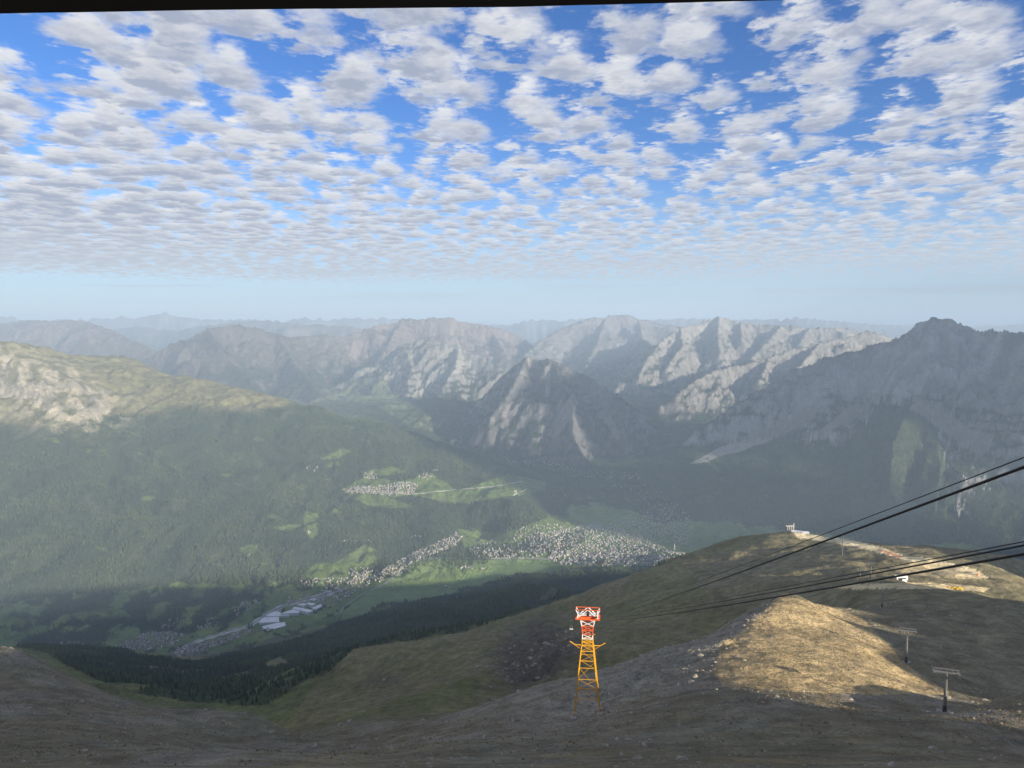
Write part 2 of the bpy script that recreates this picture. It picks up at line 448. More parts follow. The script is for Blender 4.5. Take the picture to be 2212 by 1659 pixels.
# ------------------------------------------------------------------ relief of the ground between the crests
D = Y
base_zone = ID < 10
gz_y = np.gradient(H, axis=0) / np.gradient(Y, axis=0)
flat = sstep(0.16, 0.07, np.abs(gz_y)) * sstep(1420, 1330, H) * (D > 4100)
PX, PY = project(X, Y, H)
def blob(cx, cy_, rx, ry, rot=0.0):
    a = (PX - cx); b = (PY - cy_)
    c, s = math.cos(rot), math.sin(rot)
    return np.exp(-(((a * c + b * s) / rx) ** 2 + ((-a * s + b * c) / ry) ** 2))
n_big = fbm(X / 420, Y / 420, 1, 3)
amp = np.zeros_like(H)
# near ground
near = sstep(620, 430, D)
rocky_spur = np.clip(blob(1450, 1420, 190, 55, -0.42) + blob(1560, 1345, 120, 40, -0.5) + 0.6 * blob(1250, 1520, 150, 60, -0.35) + blob(40, 1415, 45, 28), 0, 1) * near
rel = near * sstep(60, 140, D) * (1.3 * fbm(X / 46, Y / 46, 2, 3) + 0.35 * fbm(X / 9, Y / 9, 3, 3)) * sstep(90, 220, D)
rel += rocky_spur * (2.6 * (ridged(X / 26 + fbm(X / 40, Y / 40, 5) * .5, Y / 26, 4, 4) - 0.6) + 0.9 * (ridged(X / 6, Y / 6, 6, 3) - .6))
mid = sstep(470, 700, D) * sstep(3000, 1900, D)
cliff = np.clip(blob(1190, 1385, 75, 55) + blob(1120, 1430, 60, 60) + 0.5 * blob(830, 1470, 60, 30), 0, 1) * (D > 560)
rel += mid * (9.0 * fbm(X / 170, Y / 150, 7, 4) + 5.0 * (ridged(X / 95, Y / 60, 18, 3) - .6) + 2.2 * fbm(X / 38, Y / 38, 8, 3))
rel += mid * cliff * (22 * (ridged(X / 75 + .4 * fbm(X / 90, Y / 90, 9), Y / 140, 10, 4) - 0.62) - 6)
far = sstep(1900, 2900, D)
gull = ridged(X / 620 + 0.5 * fbm(X / 900, Y / 900, 11), Y / 1500, 12, 4) - 0.6
rel += far * (1 - flat) * base_zone * (92 * gull + 20 * fbm(X / 240, Y / 240, 13, 4) + 16 * (ridged(X / 170 + .3 * fbm(X / 300, Y / 300, 17), Y / 420, 16, 3) - .6)) * np.where(D < 4300, 0.7, 1.0)
rel += far * flat * 1.5 * fbm(X / 300, Y / 300, 14, 2)
# upper left crags
crag = np.clip(blob(40, 830, 190, 55, 0.45) + blob(160, 850, 90, 40, .5), 0, 1) * (D > 6500) * base_zone
rel += crag * (55 * (ridged(X / 150, Y / 190, 15, 5) - 0.6))
H = H + rel

# ------------------------------------------------------------------ ground cover (albedo and forest mask per vertex)
PX, PY = project(X, Y, H)
jx = 9 * fbm(X / 90 * 800 / D.clip(400), Y / 90 * 800 / D.clip(400), 20, 3); jy = 5 * fbm(X / 80 * 800 / D.clip(400) + 9, Y / 80 * 800 / D.clip(400), 21, 3)
QX, QY = PX + jx, PY + jy
def inpoly(poly, x=None, y=None):
    x = QX if x is None else x; y = QY if y is None else y
    c = np.zeros(x.shape, bool); n = len(poly)
    for i in range(n):
        x0, y0 = poly[i]; x1, y1 = poly[(i + 1) % n]
        if y0 == y1: continue
        c ^= ((y0 > y) != (y1 > y)) & (x < (x1 - x0) * (y - y0) / (y1 - y0) + x0)
    return c
gx = np.gradient(H, axis=1) / np.maximum(np.gradient(X, axis=1), 1e-3)
gy = np.gradient(H, axis=0) / np.gradient(Y, axis=0) - gx * GU
slope = np.sqrt(gx * gx + gy * gy)
f1 = fbm(X / 60, Y / 60, 22, 4); f2 = fbm(X / 14, Y / 14, 23, 3); f3 = fbm(X / 320, Y / 320, 24, 4); f4 = fbm(X / 3.5, Y / 3.5, 25, 2)
C = np.zeros(H.shape + (3,), np.float32)
def c3(*v): return np.array(v, np.float32)
def lay(mask, colr):
    global C
    m = np.clip(mask, 0, 1)[..., None].astype(np.float32)
    C = C * (1 - m) + np.asarray(colr, np.float32) * m
FOR = np.zeros(H.shape, np.float32)
SCREE, DIRT, OLIVE = c3(.175, .160, .142), c3(.124, .109, .080), c3(.098, .094, .050)
FLOOR_F, MEADOW, ROCK, PALE = c3(.040, .052, .026), c3(.105, .150, .045), c3(.26, .245, .225), c3(.34, .325, .295)
# near scree slope
lay(np.ones_like(H), DIRT * 0.92)
lay(sstep(-.15, .5, f1 + .5 * f2) * .8, SCREE * .8)
lay(sstep(.1, .6, f3 + .6 * f2 + .2) * .55, c3(.085, .086, .062))
lay(rocky_spur * sstep(-.5, .2, f2 + .4), SCREE * .95 * c3(.95, 1.0, 1.0))
lay(rocky_spur * sstep(.25, .6, f4 + f2) * .6, c3(.055, .052, .046))
# dry golden grass on the knoll
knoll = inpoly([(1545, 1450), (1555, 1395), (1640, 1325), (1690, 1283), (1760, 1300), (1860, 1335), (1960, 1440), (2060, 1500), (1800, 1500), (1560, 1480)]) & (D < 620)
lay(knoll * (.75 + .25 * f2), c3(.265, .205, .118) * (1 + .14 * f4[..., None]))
# golden tuft patches low down
lay(near * sstep(.25, .7, fbm(X / 30, Y / 22, 26, 3)) * sstep(230, 120, D) * .5, c3(.16, .125, .062))
# grassy flank
mg = sstep(430, 620, D) * (~knoll)
lay(mg * .95, OLIVE * (1 + .25 * f1[..., None]))
lay(mg * sstep(.05, .6, f3 + .4 * f1) * .7, c3(.105, .095, .062))
lay(mg * sstep(.1, .7, fbm(X / 200 + 7, Y / 120, 27, 4)) * .6, c3(.082, .092, .040))
lay(mg * sstep(.45, .8, ridged(X / 90, Y / 60, 28, 3) - .2 + .3 * f2) * .35, SCREE * .7)
lay(np.clip(cliff * 1.25 * sstep(-.35, .25, f1 + .35), 0, 1), c3(.066, .058, .052))
# the shoulder on the right is drier and browner
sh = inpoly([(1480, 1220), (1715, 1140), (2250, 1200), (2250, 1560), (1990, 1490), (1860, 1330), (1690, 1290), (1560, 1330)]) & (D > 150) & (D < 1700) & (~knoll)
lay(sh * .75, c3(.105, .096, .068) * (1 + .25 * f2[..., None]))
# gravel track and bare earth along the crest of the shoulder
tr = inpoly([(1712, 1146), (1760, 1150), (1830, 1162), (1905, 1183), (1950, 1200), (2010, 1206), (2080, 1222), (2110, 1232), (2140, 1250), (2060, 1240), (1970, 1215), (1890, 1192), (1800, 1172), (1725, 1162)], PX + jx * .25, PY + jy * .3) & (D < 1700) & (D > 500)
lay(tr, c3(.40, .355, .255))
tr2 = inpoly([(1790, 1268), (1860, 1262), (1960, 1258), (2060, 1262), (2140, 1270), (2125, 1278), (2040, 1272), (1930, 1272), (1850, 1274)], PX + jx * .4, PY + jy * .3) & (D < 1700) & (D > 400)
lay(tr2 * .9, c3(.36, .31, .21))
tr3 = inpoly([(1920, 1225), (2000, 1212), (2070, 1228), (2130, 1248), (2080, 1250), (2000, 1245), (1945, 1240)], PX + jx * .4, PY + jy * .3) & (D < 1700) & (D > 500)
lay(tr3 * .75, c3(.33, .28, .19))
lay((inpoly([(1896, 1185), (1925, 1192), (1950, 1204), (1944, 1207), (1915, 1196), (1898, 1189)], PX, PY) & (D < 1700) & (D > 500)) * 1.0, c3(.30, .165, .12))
# --- left bowl, wooded slope, valley, left mountain
bowl = inpoly([(0, 1390), (250, 1400), (430, 1425), (520, 1440), (700, 1440), (620, 1560), (0, 1560)]) & (D > 600) & (D < 2800)
lay(bowl * .85, c3(.070, .080, .034) * (1 + .3 * f1[..., None]))
wood = inpoly([(20, 1392), (250, 1402), (330, 1422), (430, 1430), (520, 1410), (620, 1390), (700, 1358), (760, 1318), (950, 1278), (1190, 1230), (1330, 1216), (1440, 1216), (1335, 1247), (1195, 1302), (1000, 1362), (850, 1392), (765, 1402), (702, 1450), (655, 1468), (600, 1510), (560, 1530), (420, 1515), (300, 1500), (190, 1462), (100, 1410)]) & (D > 1050) & (D < 5300)
woodf = wood * sstep(-.75, -.25, fbm(X / 150, Y / 260, 30, 4) + np.where(D > 2300, .55, -.05) - .6 * (~wood))
cut = inpoly([(1270, 1262), (1330, 1240), (1420, 1246), (1400, 1262), (1330, 1285), (1290, 1285)]) | inpoly([(1160, 1300), (1190, 1268), (1205, 1262), (1200, 1290)]) | inpoly([(640, 1357), (690, 1345), (705, 1350), (660, 1360)]) | inpoly([(560, 1440), (600, 1420), (625, 1432), (590, 1445)])
woodf = woodf * (~cut)
valley = (D > 4150) & (D < 12500) & base_zone
left_m = valley & (H > 1255)
lay(valley & ~left_m, MEADOW * 1.15)
# patchwork of hay meadows on the valley floor
ca, sa = math.cos(.5), math.sin(.5)
cellx = np.floor((X * ca + Y * sa) / 95 + .6 * fbm(X / 300, Y / 300, 31, 2)); celly = np.floor((-X * sa + Y * ca) / 240 + .5 * fbm(X / 200, Y / 200, 32, 2))
hsh = _hash(cellx, celly, 5) / 4095.0
lay((valley & ~left_m) * .6, (c3(.13, .18, .062)[None, None] * (0.7 + .55 * hsh[..., None]) + c3(.05, .02, .0) * (hsh[..., None] > .8)))
lay(left_m * 1.0, FLOOR_F)
# upper limit of the trees on the left mountain
treeline = 2080 + 130 * fbm(X / 700, Y / 700, 33, 3)
alp = left_m * sstep(-60, 90, H - treeline)
lay(alp, c3(.175, .160, .078) * (1 + .3 * f1[..., None]))
lay(np.clip(crag * 1.3, 0, 1) * sstep(-.2, .3, fbm(X / 160, Y / 160, 34, 4) + .1) * (H > 2000), c3(.44, .385, .27) * (1 + .3 * f1[..., None]))
lay(np.clip(crag, 0, 1) * sstep(.1, .5, slope - .55) * .6, c3(.19, .18, .16))
# clearings
clear = np.zeros(H.shape, np.float32)
for poly in ([(655, 1103), (686, 1105), (682, 1150), (670, 1166), (650, 1140)], [(588, 1142), (640, 1130), (652, 1136), (620, 1150)], [(516, 1186), (556, 1180), (554, 1199), (530, 1203)],
             [(642, 1246), (680, 1212), (730, 1212), (735, 1222), (690, 1250)], [(700, 1222), (760, 1195), (790, 1175), (812, 1190), (815, 1215), (760, 1240)],
             [(960, 1115), (1000, 1108), (1015, 1112), (985, 1122)], [(690, 1098), (720, 1090), (740, 1105), (700, 1112)],
             [(985, 1140), (1060, 1150), (1130, 1130), (1180, 1110), (1230, 1115), (1290, 1140), (1130, 1170), (1000, 1180)],
             [(742, 1058), (770, 1038), (800, 1030), (860, 1042), (930, 1022), (985, 1058), (1040, 1040), (1100, 1022), (1182, 1042), (1172, 1062), (1100, 1084), (960, 1086), (890, 1070), (830, 1082), (800, 1096), (765, 1078)],
             [(780, 1022), (850, 1010), (880, 1020), (850, 1030), (800, 1030)], [(690, 985), (740, 965), (760, 975), (720, 990)], [(900, 1095), (840, 1078), (800, 1095), (860, 1102)],
             [(0, 1330), (60, 1335), (50, 1370), (0, 1385)], [(150, 1325), (260, 1312), (280, 1330), (170, 1345)]):
    clear = np.maximum(clear, (inpoly(poly) & (D > 4000) & (D < 12500)).astype(np.float32))
for k in range(70):
    ex, ey = rng.uniform(0, 900), rng.uniform(880, 1260)
    if ex > 620 and ey > 1150: continue
    rx = rng.uniform(5, 20); ry = rng.uniform(2.0, 5)
    e = ((QX - ex) / rx) ** 2 + ((QY - ey - (QX - ex) * rng.uniform(-.2, .5)) / ry) ** 2
    clear = np.maximum(clear, ((e < 1) & left_m) * rng.uniform(.3, .7))
lay(np.where(left_m | valley, clear, 0), MEADOW * c3(1.1, 1.05, 1.0) * (1 + .35 * f1[..., None]))
bare = sstep(.42, .75, fbm(X / 170, Y / 260, 36, 4)) * left_m
lay(bare * .35, c3(.13, .125, .08))
forest_left = left_m * (1 - alp) * (1 - np.clip(clear * 1.6, 0, 1)) * (1 - bare * .25) * sstep(-.9, -.3, fbm(X / 240, Y / 400, 37, 4))
prow = inpoly([(1010, 1085), (1170, 1064), (1185, 1080), (1180, 1120), (1090, 1150), (985, 1140), (880, 1150), (820, 1105)]) & (D > 5000) & (D < 8000)
forest_left = np.maximum(forest_left, prow * .95)
# copses on the valley floor
cop = (valley & ~left_m) * sstep(.35, .55, fbm(X / 120, Y / 160, 38, 4)) * (D < 5200) * (PX < 760)
FOR = np.maximum(FOR, np.maximum(np.maximum(woodf, forest_left), cop)).astype(np.float32)
lowood = (valley & ~left_m) * inpoly([(0, 1260), (420, 1270), (640, 1268), (700, 1262), (560, 1300), (500, 1345), (400, 1370), (330, 1364), (250, 1395), (0, 1395)]) * sstep(-.15, .12, fbm(X / 200, Y / 240, 44, 4) + .12) * (1 - np.clip(clear, 0, 1))
FOR = np.maximum(FOR, lowood).astype(np.float32); lay(lowood, FLOOR_F)
lay(woodf, FLOOR_F * .8); lay(cop, FLOOR_F); lay(prow, FLOOR_F)
# --- mountains
mtn = ID >= 10
for mi in range(len(MOUNT)):
    m = ID == mi + 10
    if not m.any(): continue
    name = MOUNT[mi][0]
    nb = fbm(X / 500, Y / 500, 600 + mi, 4); ns = fbm(X / 110, Y / 110, 640 + mi, 3)
    rockc = {'east_wall': c3(.32, .31, .30), 'central_peak': c3(.155, .147, .138), 'pale_range': c3(.255, .235, .20), 'cliff_ridge': c3(.26, .24, .205),
             'grey_summits': c3(.19, .15, .13), 'dark_dome': c3(.26, .245, .215), 'west_hump': c3(.14, .115, .095), 'west_range': c3(.17, .13, .105), 'mid_west': c3(.19, .155, .135)}.get(name, c3(.17, .155, .15))
    grassc = {'west_range': c3(.15, .125, .085), 'west_hump': c3(.11, .10, .06), 'grey_summits': c3(.12, .105, .075)}.get(name, c3(.095, .105, .055))
    tl = 2190 if name == 'east_wall' else 2150 if name == 'central_peak' else 2130
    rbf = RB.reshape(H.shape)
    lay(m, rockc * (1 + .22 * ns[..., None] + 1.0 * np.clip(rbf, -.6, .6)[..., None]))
    g = m * sstep(.95, .55, slope + .25 * nb) * sstep(2750, 2350, H + 120 * nb)
    lay(g * .85, grassc * (1 + .25 * ns[..., None]))
    fo = m * sstep(1.9 if name == 'east_wall' else 1.35, 1.3 if name == 'east_wall' else 1.0, slope) * sstep(tl + 120, tl - 120, H + 160 * nb)
    lay(fo * .95, FLOOR_F * (1 + .3 * ns[..., None]))
    if D[m].min() < 9500: FOR = np.maximum(FOR, (fo * .9).astype(np.float32) * (D < 10500))
    # scree fans in the gullies
    sc = m * sstep(.10, .45, -(ridged(X / 190 + .3 * nb, Y / 520, 660 + mi, 3) - .62) + .25 * ns) * sstep(1500, 1800, H) * sstep(2750, 2450, H)
    lay(sc * (.9 if name == 'central_peak' else .65) * (1.0 if name in ('east_wall', 'central_peak', 'cliff_ridge', 'pale_range', 'dark_dome') else .3), PALE * c3(1, .98, .97))
    if name in ('east_wall', 'central_peak'): FOR = FOR * (1 - np.clip(sc * 1.2, 0, 1)).astype(np.float32)
spur = inpoly([(1975, 868), (1900, 880), (1850, 930), (1830, 1010), (1850, 1200), (2050, 1200), (2060, 1060), (2030, 960), (2010, 900)]) & (D > 6000) & (D < 8000)
lay(spur * .95, FLOOR_F * c3(1.5, 1.5, 1.4) * (1 + .3 * f1[..., None])); FOR = np.maximum(FOR, spur * sstep(-.5, 0, f1 + .2)).astype(np.float32)
scr = np.zeros(H.shape, bool)
for poly in ([(1490, 1002), (1560, 965), (1640, 930), (1740, 885), (1780, 868), (1760, 905), (1690, 940), (1600, 972), (1530, 998)],
             [(1750, 952), (1800, 905), (1840, 880), (1885, 872), (1868, 890), (1810, 925)],
             [(1962, 878), (1990, 862), (2030, 880), (2090, 925), (2150, 940), (2140, 965), (2118, 990), (2075, 962), (2040, 935), (1990, 900)],
             [(1180, 940), (1215, 880), (1240, 845), (1250, 870), (1225, 915), (1200, 948)],
             [(1300, 905), (1320, 900), (1345, 950), (1335, 955)]):
    scr |= inpoly(poly) & (D > 6000) & (D < 12500)
lay(scr * .85, PALE * c3(1, .98, .96) * (1 + .12 * f1[..., None])); FOR = FOR * (~scr)
# upper valley meadows beyond the left spur
um = inpoly([(680, 838), (760, 822), (830, 815), (850, 850), (880, 880), (960, 905), (940, 935), (880, 920), (820, 880), (720, 862)]) & (D > 9000) & (D < 16000)
lay(um * sstep(-.35, .2, fbm(X / 300, Y / 300, 41, 3) + .1) * .9, c3(.17, .19, .085))
field = inpoly([(735, 1345), (742, 1318), (830, 1262), (905, 1207), (1140, 1208), (1185, 1226), (1200, 1250), (950, 1310)]) & (D > 4300) & (D < 7000)
lay(field * .9, c3(.155, .215, .085) * (1 + .12 * f3[..., None])); FOR = FOR * (~(field & (H < 1245)))
C[D < 2600] *= c3(1.72, 1.64, 1.44)
C[mid > .3] *= c3(1.05, 1.03, .98)
C *= (1 + .10 * f2[..., None] * (D < 2500)[..., None])
C[mtn] *= .84
C = np.clip(C, .012, .8)

# ------------------------------------------------------------------ meshes of the ground
def mesh_from(name, V, F, cols=None, rug=None):
    me = bpy.data.meshes.new(name)
    me.vertices.add(len(V)); me.vertices.foreach_set('co', np.ascontiguousarray(V, np.float32).ravel())
    k = F.shape[1]
    me.loops.add(F.size); me.loops.foreach_set('vertex_index', np.ascontiguousarray(F, np.int32).ravel())
    me.polygons.add(len(F))
    me.polygons.foreach_set('loop_start', np.arange(0, F.size, k, dtype=np.int32))
    me.polygons.foreach_set('loop_total', np.full(len(F), k, np.int32))
    if cols is not None:
        a = me.attributes.new('cover', 'FLOAT_COLOR', 'POINT')
        rgba = np.concatenate([cols, np.ones((len(cols), 1), np.float32)], 1)
        a.data.foreach_set('color', np.ascontiguousarray(rgba, np.float32).ravel())
    if rug is not None:
        a = me.attributes.new('rug', 'FLOAT', 'POINT'); a.data.foreach_set('value', np.ascontiguousarray(rug, np.float32))
    me.update(calc_edges=True)
    return me

def principled(name, rough=0.9, colr=None, spec=0.2):
    m = bpy.data.materials.new(name); m.use_nodes = True
    b = m.node_tree.nodes['Principled BSDF']
    b.inputs['Roughness'].default_value = rough
    b.inputs['Specular IOR Level'].default_value = spec
    if colr is not None: b.inputs['Base Color'].default_value = (*colr, 1)
    return m, NT(m.node_tree), b

def ground_material():
    m, g, b = principled('ground', 0.95, None, 0.08)
    at_ = g.n('ShaderNodeAttribute', attribute_name='cover')
    geo = g.n('ShaderNodeNewGeometry')
    pos = geo.outputs['Position']
    n1 = g.noise(pos, 0.9, 4, .65); n2 = g.noise(pos, 0.11, 5, .6); n3 = g.noise(pos, 0.017, 4, .55)
    v = g.math('MULTIPLY', g.smooth(n1, .25, .75, .72, 1.28), g.math('MULTIPLY', g.smooth(n2, .28, .72, .74, 1.26), g.smooth(n3, .3, .7, .88, 1.12)))
    c = g.vmath('SCALE', at_.outputs['Color'], scale=v)
    # scattered small stones, paler or darker than the soil
    vo = g.n('ShaderNodeTexVoronoi', feature='F1'); g.link(pos, vo.inputs['Vector']); vo.inputs['Scale'].default_value = 0.8
    stone = g.math('MULTIPLY', g.smooth(vo.outputs['Distance'], .30, .16), g.smooth(n2, .45, .62))
    c = g.mix(g.math('MULTIPLY', stone, .55), c, g.vmath('SCALE', c, scale=1.7))
    g.link(c, b.inputs['Base Color'])
    bp = g.n('ShaderNodeBump'); bp.inputs['Strength'].default_value = 0.9; bp.inputs['Distance'].default_value = 1.0
    ru = g.n('ShaderNodeAttribute', attribute_name='rug')
    n5 = g.noise(pos, 0.012, 7, .68)
    hgt = g.math('MULTIPLY', g.math('MULTIPLY', n5, 60.0), ru.outputs['Fac'])
    hgt = g.math('ADD', g.math('ADD', hgt, g.math('MULTIPLY', n1, .55)), g.math('ADD', g.math('MULTIPLY', n2, 4.0), g.math('MULTIPLY', stone, .25)))
    g.link(hgt, bp.inputs['Height']); g.link(bp.outputs[0], b.inputs['Normal'])
    return m
M_GROUND = ground_material()

def region_ids():
    r = np.full(H.shape, 2, np.int32)           # valley
    r[(D < 2600)] = 0                            # hillside under the station
    r[(D >= 2600) & (D < 5000) & wood] = 0
    r[left_m & (PX < 1300)] = 1
    for mi in range(len(MOUNT)): r[ID == mi + 10] = mi + 10
    r[(r == 2) & (D > 12000)] = 3
    return r
REG = region_ids()
idx = np.arange(NY * NU).reshape(NY, NU)
quads = np.stack([idx[:-1, :-1], idx[:-1, 1:], idx[1:, 1:], idx[1:, :-1]], -1).reshape(-1, 4)
qreg = REG[:-1, :-1].ravel()
VALL = np.stack([X, Y, H], -1).reshape(-1, 3).astype(np.float32)
CALL = C.reshape(-1, 3)
RUG = np.where(mtn, 1.0, np.where(D > 4200, .35 * (1 - flat) + .45 * crag, np.where(D > 600, .05 + .25 * cliff, .0 + .09 * rocky_spur))).ravel()
names = {0: 'hillside', 1: 'mountain_slope', 2: 'valley_floor', 3: 'hills'}
for rid in np.unique(qreg):
    F = quads[qreg == rid]
    if len(F) < 40: continue
    used, inv = np.unique(F, return_inverse=True)
    me = mesh_from(names.get(int(rid), 'mountain'), VALL[used], inv.reshape(F.shape).astype(np.int32), CALL[used], RUG[used])
    me.materials.append(M_GROUND)
    o = bpy.data.objects.new(names.get(int(rid), 'mountain'), me)
    o['kind'] = 'structure'
    col.objects.link(o)

# --- the mountain around the camera, out of view, with ridges added to cast shadows
def ridge_off(x, y):
    z = CAMZ - 20 - 0.36 * np.hypot(x, y + 60) * sstep(0, 300, np.hypot(x, y + 60)) + 20 * fbm(x / 400, y / 400, 50, 4)
    z = np.maximum(z, 1300 + 60 * fbm(x / 900, y / 900, 51, 3))
    for ln, s in OFFRIDGE:
        d, zz, a = seg_field(x, y, ln)
        z = smax(zz - s * d + (6 + 0.04 * d.clip(0, 500)) * fbm(x / 120, y / 120, 52, 3), z, 12.0)
    return z
OFFRIDGE = [([(40, -40, 2998), (110, 25, 2986), (200, 104, 2962)], 1.1),  # added crest: shades the near slope, leaves the knoll in sun
            ([(500, 110, 2950), (500, 212, 2938), (500, 246, 2920), (500, 340, 2911), (500, 425, 2886), (500, 500, 2862)], 0.95),  # added crest: darkens the ground right of the knoll
            ([(60, -160, 3000), (500, -600, 3030), (1000, -1200, 3060)], 0.55),
            ([(1760, 210, 3085), (2000, 443, 3095), (2500, 807, 2995), (3000, 1121, 2867), (4000, 1527, 2745), (5000, 2380, 2520), (6000, 3000, 2500)], 0.55),  # added ridge, skyline shaped to set the shadow edge across the valley
            ([(-40, -40, 2996), (-300, -60, 2980), (-900, -100, 2900), (-2500, 300, 2600)], 0.6)]
th = np.linspace(math.atan(0.80), 2 * math.pi - math.atan(0.80), 230)
rr = np.concatenate([logseq(18, 600, 70), logseq(600, 12000, 110), logseq(12000, 88000, 25)])
TT, RR = np.meshgrid(th, rr)
OX, OY = RR * np.sin(TT), RR * np.cos(TT)
OH = ridge_off(OX, OY)
def edge_h(col_i):
    return np.interp(rr / math.sqrt(1.64), YR, H[:, col_i])
er, el = edge_h(NU - 1)[:, None], edge_h(0)[:, None]
wr = sstep(math.atan(.80) + .16, math.atan(.80), TT); wl = sstep(2 * math.pi - math.atan(.80) - .16, 2 * math.pi - math.atan(.80), TT)
OH = OH * (1 - wr) * (1 - wl) + er * wr + el * wl
oi = np.arange(OX.size).reshape(OX.shape)
oq = np.stack([oi[:-1, :-1], oi[1:, :-1], oi[1:, 1:], oi[:-1, 1:]], -1).reshape(-1, 4)
oc = np.tile(c3(.12, .11, .075), (OX.size, 1)) * (1 + .2 * fbm(OX / 200, OY / 200, 53, 3).reshape(-1, 1))
me = mesh_from('mountain_and_shade_ridges', np.stack([OX, OY, OH], -1).reshape(-1, 3), oq.astype(np.int32), oc.astype(np.float32))
me.materials.append(M_GROUND)
o = bpy.data.objects.new('mountain_and_shade_ridges', me); o['kind'] = 'structure'; col.objects.link(o)
# summit ground right under the station
sm = bpy.data.meshes.new('summit_ground')
ang = np.linspace(0, 2 * math.pi, 65)[:-1]
ringr = 30.0
sv = [(0, 0, CAMZ - 16)] + [(ringr * math.sin(a), ringr * math.cos(a), CAMZ - 22.5) for a in ang]
sm.from_pydata(sv, [], [(0, 1 + (i + 1) % 64, 1 + i) for i in range(64)])
a_ = sm.attributes.new('cover', 'FLOAT_COLOR', 'POINT'); a_.data.foreach_set('color', np.tile(np.array([.11, .1, .08, 1], np.float32), 65))
sm.materials.append(M_GROUND)
o = bpy.data.objects.new('summit_ground', sm); o['kind'] = 'structure'; col.objects.link(o)

# ------------------------------------------------------------------ the air
def build_haze():
    me = bpy.data.meshes.new('haze')
    x0, x1, y0, y1, z0, z1 = -90000, 90000, -90000, 90000, float(min(H.min(), OH.min())) - 2.0, float(max(H.max(), OH.max())) + 40
    v = [(x0, y0, z0), (x1, y0, z0), (x1, y1, z0), (x0, y1, z0), (x0, y0, z1), (x1, y0, z1), (x1, y1, z1), (x0, y1, z1)]
    me.from_pydata(v, [], [(3, 2, 1, 0), (4, 5, 6, 7), (0, 1, 5, 4), (1, 2, 6, 5), (2, 3, 7, 6), (3, 0, 4, 7)])
    m = bpy.data.materials.new('haze'); m.use_nodes = True
    t = m.node_tree; t.nodes.clear()
    out = t.nodes.new('ShaderNodeOutputMaterial'); pv = t.nodes.new('ShaderNodeVolumePrincipled')
    pv.inputs['Color'].default_value = (0.62, 0.80, 1.0, 1)
    pv.inputs['Density'].default_value = HAZE
    pv.inputs['Anisotropy'].default_value = 0.0
    t.links.new(pv.outputs[0], out.inputs['Volume'])
    me.materials.append(m)
    o = bpy.data.objects.new('haze', me); o['kind'] = 'stuff'; col.objects.link(o)
    print('haze top', z1, 'bottom', z0)
HAZE = 4.8e-5
build_haze()
print('ground', round(time.time() - T0, 1))

# ------------------------------------------------------------------ unseen cloud banks added on the right to shade the valley's far side
def build_shade_cloud(q0, q1, s0, s1, zc, thick, seed, lab):
    hx, hy = math.sin(SUN_AZ), math.cos(SUN_AZ)
    import bmesh
    bm = bmesh.new(); bmesh.ops.create_icosphere(bm, subdivisions=5, radius=1.0)
    me = bpy.data.meshes.new('shade_cloud'); bm.to_mesh(me); bm.free()
    co = np.empty(len(me.vertices) * 3, np.float32); me.vertices.foreach_get('co', co); co = co.reshape(-1, 3).astype(float)
    px = np.sign(co[:, 0]) * np.abs(co[:, 0]) ** .7; py = np.sign(co[:, 1]) * np.abs(co[:, 1]) ** .7
    q = (q0 + q1) / 2 + px * (q1 - q0) / 2; s = (s0 + s1) / 2 + py * (s1 - s0) / 2
    lump = 1 + .55 * fbm(q / 900 + seed, s / 700, 90 + seed, 4)
    z = zc + co[:, 2] * thick * np.where(co[:, 2] > 0, lump, .35)
    s = s + 260 * fbm(q / 1100, co[:, 2] * 2 + seed, 95 + seed, 3) * np.abs(py) ** 2 
    # s runs across the sunbeam, q along it
    x = -hy * s + hx * q; y = hx * s + hy * q
    me.vertices.foreach_set('co', np.stack([x, y, z], 1).astype(np.float32).ravel()); me.update()
    me.polygons.foreach_set('use_smooth', [True] * len(me.polygons))
    m, g, b = principled('shade_cloud_white', 1.0, (.9, .9, .9), 0.0)
    me.materials.append(m)
    o = bpy.data.objects.new('shade_cloud', me); o['kind'] = 'structure'; col.objects.link(o)
build_shade_cloud(8300, 17000, 5450, 7270, 6000, 420, 1, '')
build_shade_cloud(8300, 17000, 7900, 9750, 6100, 420, 2, '')

# ------------------------------------------------------------------ picking points of the ground
TDIP = (CAMZ - H) / Y                                   # drop / distance of every grid point
TVIS = np.minimum.accumulate(TDIP, axis=0)              # horizon so far along each bearing
VISIBLE = TDIP <= TVIS + 0.004
def ground_z(x, y):
    """height of the ground mesh at world x, y (arrays)"""
    x = np.asarray(x, float); y = np.asarray(y, float)
    u = np.clip(x / y, U[0], U[-1]); fi = (u - U[0]) / (U[1] - U[0])
    i = np.clip(fi.astype(int), 0, NU - 2); a = fi - i
    j = np.clip(np.searchsorted(YR, y) - 1, 0, NY - 2); b = np.clip((y - YR[j]) / (YR[j + 1] - YR[j]), 0, 1)
    return (H[j, i] * (1 - a) + H[j, i + 1] * a) * (1 - b) + (H[j + 1, i] * (1 - a) + H[j + 1, i + 1] * a) * b
def hit(px, py, dmin=0.0):
    """first ground point on a sight line: x, y, z"""
    u, t = ray(px, py)
    i = int(round((float(u) - U[0]) / (U[1] - U[0]))); i = min(max(i, 0), NU - 1)
    colt = TDIP[:, i]
    ok = np.nonzero((colt <= t) & (YR > dmin))[0]
    if len(ok) == 0: return None
    j = ok[0]
    if j > 0 and YR[j - 1] > dmin:
        a = (colt[j - 1] - t) / max(colt[j - 1] - colt[j], 1e-9)
        y = YR[j - 1] + (YR[j] - YR[j - 1]) * min(max(a, 0), 1)
    else: y = YR[j]
    x = float(u) * y
    return np.array([x, y, float(ground_z(x, y))])

